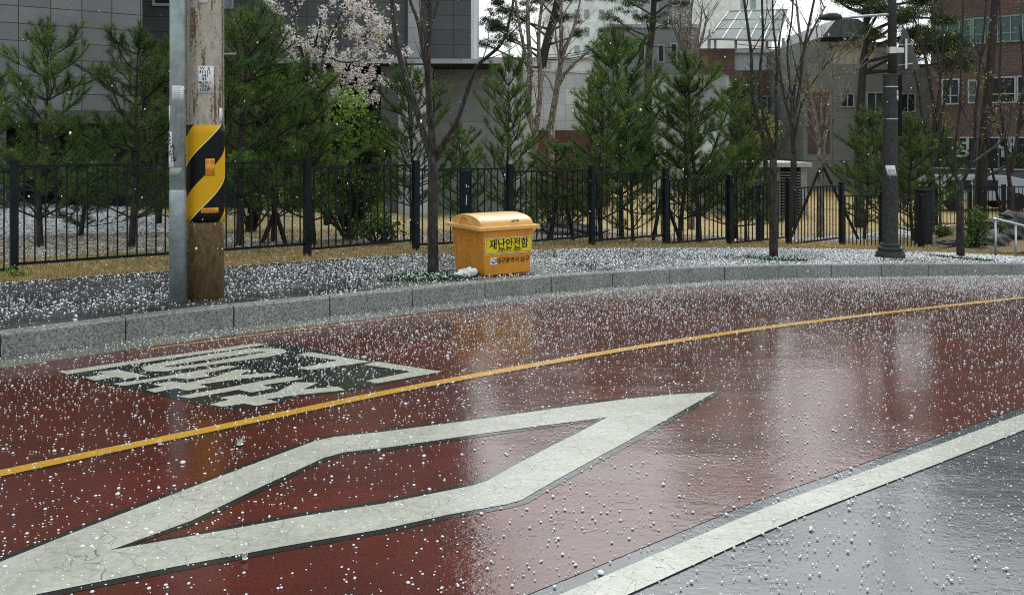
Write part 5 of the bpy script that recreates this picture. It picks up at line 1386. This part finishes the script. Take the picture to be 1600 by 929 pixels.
def cover(px0, px1, yc, hw, label, n, seed):
    rng = np.random.default_rng(seed); a, b_ = hit(px0, yc[0]), hit(px1, yc[1]); c = (a + b_) / 2; ax = flat(b_ - a) / 2; ay = Vector((-ax.y, ax.x, 0)).normalized() * hw
    u = rng.normal(size=(n, 2)) * .42; u = u[(u ** 2).sum(1) < 1.1]
    X_ = c.x + ax.x * u[:, 0] + ay.x * u[:, 1]; Y_ = c.y + ax.y * u[:, 0] + ay.y * u[:, 1]
    P = np.column_stack([X_, Y_, S(X_, Y_) + .005 + .02 * rng.random(len(X_))]); V, Fc = leaf_quads(P, .013, rng, .2)
    o = mesh_np('ground_cover', V, Fc, M['cover_leaf'], attr=np.repeat(rng.random(len(P)), 4)); tag(o, label, kind='stuff')
    u = rng.normal(size=(n // 22, 2)) * .5; X_ = c.x + ax.x * u[:, 0] + ay.x * u[:, 1]; Y_ = c.y + ax.y * u[:, 0] + ay.y * u[:, 1]
    COVER_HAIL.append(np.column_stack([X_, Y_, S(X_, Y_) + .026]))
COVER_HAIL = []
cover(596, 748, (438, 428), .38, 'dark green ground cover in the pit of the first street tree', 9000, 1)
cover(1165, 1262, (402, 408), .42, 'dark green ground cover in the pit of the second street tree', 6000, 2)
cover(1455, 1555, (399, 409), .35, 'dark green ground cover in the pit of the third street tree', 5000, 3)

# ------------------------------------------------------------------ hail
OCT = np.array([(1, 0, 0), (0, 1, 0), (-1, 0, 0), (0, -1, 0), (.6, .6, .62), (-.6, .6, .62), (-.6, -.6, .62), (.6, -.6, .62), (0, 0, 1), (0, 0, -.8)], float)
OF = np.array([(0, 4, 7), (1, 5, 4), (2, 6, 5), (3, 7, 6), (0, 1, 4), (1, 2, 5), (2, 3, 6), (3, 0, 7), (8, 7, 4), (8, 4, 5), (8, 5, 6), (8, 6, 7), (9, 1, 0), (9, 2, 1), (9, 3, 2), (9, 0, 3)])
def beads(name, P, r, label, rng, squash=(.95, .8, .72)):
    n = len(P); rr_ = r * np.exp(rng.normal(size=n) * .36); an = rng.random(n) * 6.28; c, s = np.cos(an), np.sin(an)
    sc_ = rr_[:, None] * (np.array(squash) * rng.uniform(.8, 1.2, (n, 3)))
    v = OCT[None] * sc_[:, None]; vx = v[..., 0] * c[:, None] - v[..., 1] * s[:, None]; vy = v[..., 0] * s[:, None] + v[..., 1] * c[:, None]
    V = np.stack([vx, vy, v[..., 2]], -1) + P[:, None]
    Fc = (OF[None] + (np.arange(n) * 10)[:, None, None]).reshape(-1, 3)
    o = mesh_np(name, V.reshape(-1, 3), Fc, M['hail_ice'], smooth=True, attr=np.repeat(rng.random(n), 10)); tag(o, label, kind='stuff'); return o
rng = np.random.default_rng(101)
Ka = np.array([(p.x, p.y) for p in K]); 
def kerb_dist(xy):           # signed distance to the kerb line: + towards the camera (road)
    out = np.empty(len(xy)); Kd = Ka[::4]
    nrm_ = np.array([tuple(nrm2(K, i)[:2]) for i in range(len(K))])[::4]
    for i0 in range(0, len(xy), 20000):
        q = xy[i0:i0 + 20000]; dd = ((q[:, None] - Kd[None]) ** 2).sum(-1); j = dd.argmin(1)
        out[i0:i0 + 20000] = -((q - Kd[j]) * nrm_[j]).sum(1)
    return out
def clump(xy, s, seed):
    r_ = np.random.default_rng(seed); v = np.zeros(len(xy))
    for k in range(6):
        a = r_.uniform(0, 6.28); f = s * r_.uniform(.6, 2.4); v += np.sin((xy[:, 0] * math.cos(a) + xy[:, 1] * math.sin(a)) * f + r_.uniform(0, 6.28))
    return v / 3
def scatter(n, x0, x1, y0, y1): return np.column_stack([rng.uniform(x0, x1, n), rng.uniform(y0, y1, n)])
def inview(xy, m=.66): return (np.abs(xy[:, 0] / xy[:, 1]) < m)
DMAX = 900.; A0 = (-9, 14, 2.6, 19.5)
area = (A0[1] - A0[0]) * (A0[3] - A0[2]); xy = scatter(int(area * DMAX), *A0); xy = xy[inview(xy)]
kd = kerb_dist(xy)
m = kd > .03
right = np.clip((xy[:, 0] + 3.5) / 4.0, 0, 1)
dens = 250 + 210 * np.exp(-kd / 1.6) + 250 * (kd < .40) + right * 400 * np.clip(1.25 - kd / 3.0, 0, 1) 
dens *= np.clip(1 + .35 * clump(xy, 2.2, 5), .35, 1.6)
keep = m & (rng.random(len(xy)) < dens / DMAX); q = xy[keep]
print('road hail', len(q))
beads('hail_on_road', np.column_stack([q, R(q[:, 0], q[:, 1]) + .0060]), .0047, 'white hailstones lying on the wet road', rng)
xy = scatter(int(area * 1.0 * DMAX * 1.4), -9, 14, 7, 21); xy = xy[inview(xy)]; kd = kerb_dist(xy)
from bisect import bisect
bd = np.interp(xy[:, 0] / xy[:, 1], [p.x / p.y for p in B_], [math.hypot(p.x, p.y) for p in B_])
dd_ = np.hypot(xy[:, 0], xy[:, 1])
m = (kd < -.01) & (dd_ < bd + .25)
dens = (270 + 360 * np.clip((xy[:, 0] + 4) / 6, 0, 1)) * np.clip(1 + .4 * clump(xy, 2.0, 9), .35, 1.7) * np.where(kd > -.16, .35, 1) * np.where((kd > -.6) & (xy[:, 0] < -2.2), .4, 1)
keep = m & (rng.random(len(xy)) < dens / (DMAX * 1.4 * area / (23 * 14))); q = xy[keep]
print('pavement hail', len(q))
beads('hail_on_pavement', np.column_stack([q, S(q[:, 0], q[:, 1]) + .005]), .0075, 'white hailstones scattered over the pavement', rng)
for i, q in enumerate(COVER_HAIL): beads('hail_on_ground_cover', q, .0065, 'white hailstones caught in the ground cover of tree pit at ' + ('the orange bin', 'the middle tree', 'the right tree')[i], rng)
# hail on the bin lid
lm = Matrix.Translation(FLc) @ Matrix.Rotation(ang, 4, 'Z'); pp = []
for k in range(150):
    a = math.pi * (.5 + .22 * rng.normal()); x_ = cx + rng.uniform(-Lx / 2, Lx / 2)
    if not .12 < a < 3.0: continue
    pp.append(tuple(lm @ Vector((x_, cy - Ry * math.cos(a), Hb + .031 + Rz * (math.sin(a) ** .8)))))
for k in range(40): pp.append(tuple(lm @ Vector((cx + rng.choice([-1, 1]) * rng.uniform(.385, .43), cy + rng.uniform(-.42, .42), Hb + .033))))
beads('hail_on_bin', np.array(pp), .0045, 'a few hailstones caught on the lid of the orange bin', rng)
# hail on lawn / gravel
q = scatter(60000, -16, 14, 11, 26); q = q[inview(q)]; bd = np.interp(q[:, 0] / q[:, 1], [p.x / p.y for p in B_], [math.hypot(p.x, p.y) for p in B_])
dd_ = np.hypot(q[:, 0], q[:, 1]); acr = -.566 * q[:, 0] + .825 * q[:, 1]; alo = .825 * q[:, 0] + .566 * q[:, 1]
k_ = (dd_ > bd + .1) & (rng.random(len(q)) < np.where((acr > 13.8) & (alo < 5), .95, .3)); q = q[k_]
beads('hail_on_lawn', np.column_stack([q, S(q[:, 0], q[:, 1]) + .01]), .011, 'white hailstones lying on the lawn and gravel', rng)
# falling hail
n = 800; Yf = rng.uniform(3.0, 16, n); kx = rng.uniform(-.6, .6, n); kz = rng.uniform(-.15, .25, n)
P = np.column_stack([kx * Yf, Yf, CAMZ + kz * Yf]); gz = S(P[:, 0], P[:, 1]); P = P[P[:, 2] > gz + .05]
beads('falling_hail', P, .0031, 'hailstones falling through the air', rng, (.8, .8, 1.35))
# splashes on the wet road
for px, py, lab in ((375, 697, 'small water splash on the red road surface below the lettering'), (250, 697, 'smaller water splash just above the zigzag marking at left'), (383, 877, 'tiny water splash near the bottom edge on the red surface')):
    g0 = hit(px, py, R); q = MB(); s_ = {375: 1.0, 250: .6, 383: .6}[px]
    for k in range(16):
        a = 6.283 * k / 16 + rnd.uniform(-.15, .15); h = rnd.uniform(.02, .05) * s_; rr_ = rnd.uniform(.012, .03) * s_
        q.tube([(math.cos(a) * .008 * s_, math.sin(a) * .008 * s_, 0), (math.cos(a) * rr_ * .6, math.sin(a) * rr_ * .6, h * .7), (math.cos(a) * rr_, math.sin(a) * rr_, h)], [.002 * s_, .0012 * s_, .0006], 4)
    q.lathe((0, 0, 0), [(.018 * s_, 0), (.02 * s_, .003), (.012 * s_, .0035)], 16)
    o = q.build('water_splash', M['water_drop'], smooth=True); o.location = (g0.x, g0.y, g0.z + .012); tag(o, lab, 'splash')
# cables crossing far behind
cb_ = thing('overhead_cables', 'thin overhead cables crossing the sky behind the trees', 'cable', at(840, 80, 55))
for a, b_ in (((835, 84), (950, 66)), ((835, 88), (952, 69)), ((948, 66), (1270, 70)), ((835, 92), (952, 72)), ((1150, 69), (1500, 75))):
    A = at(*a, 55) - cb_.location; B3 = at(*b_, 55) - cb_.location
    MB().tube([A.lerp(B3, t) + Vector((0, 0, -.35 * 4 * t * (1 - t))) for t in np.linspace(0, 1, 9)], .022, 5).build('cable', M['black_trim'], cb_)
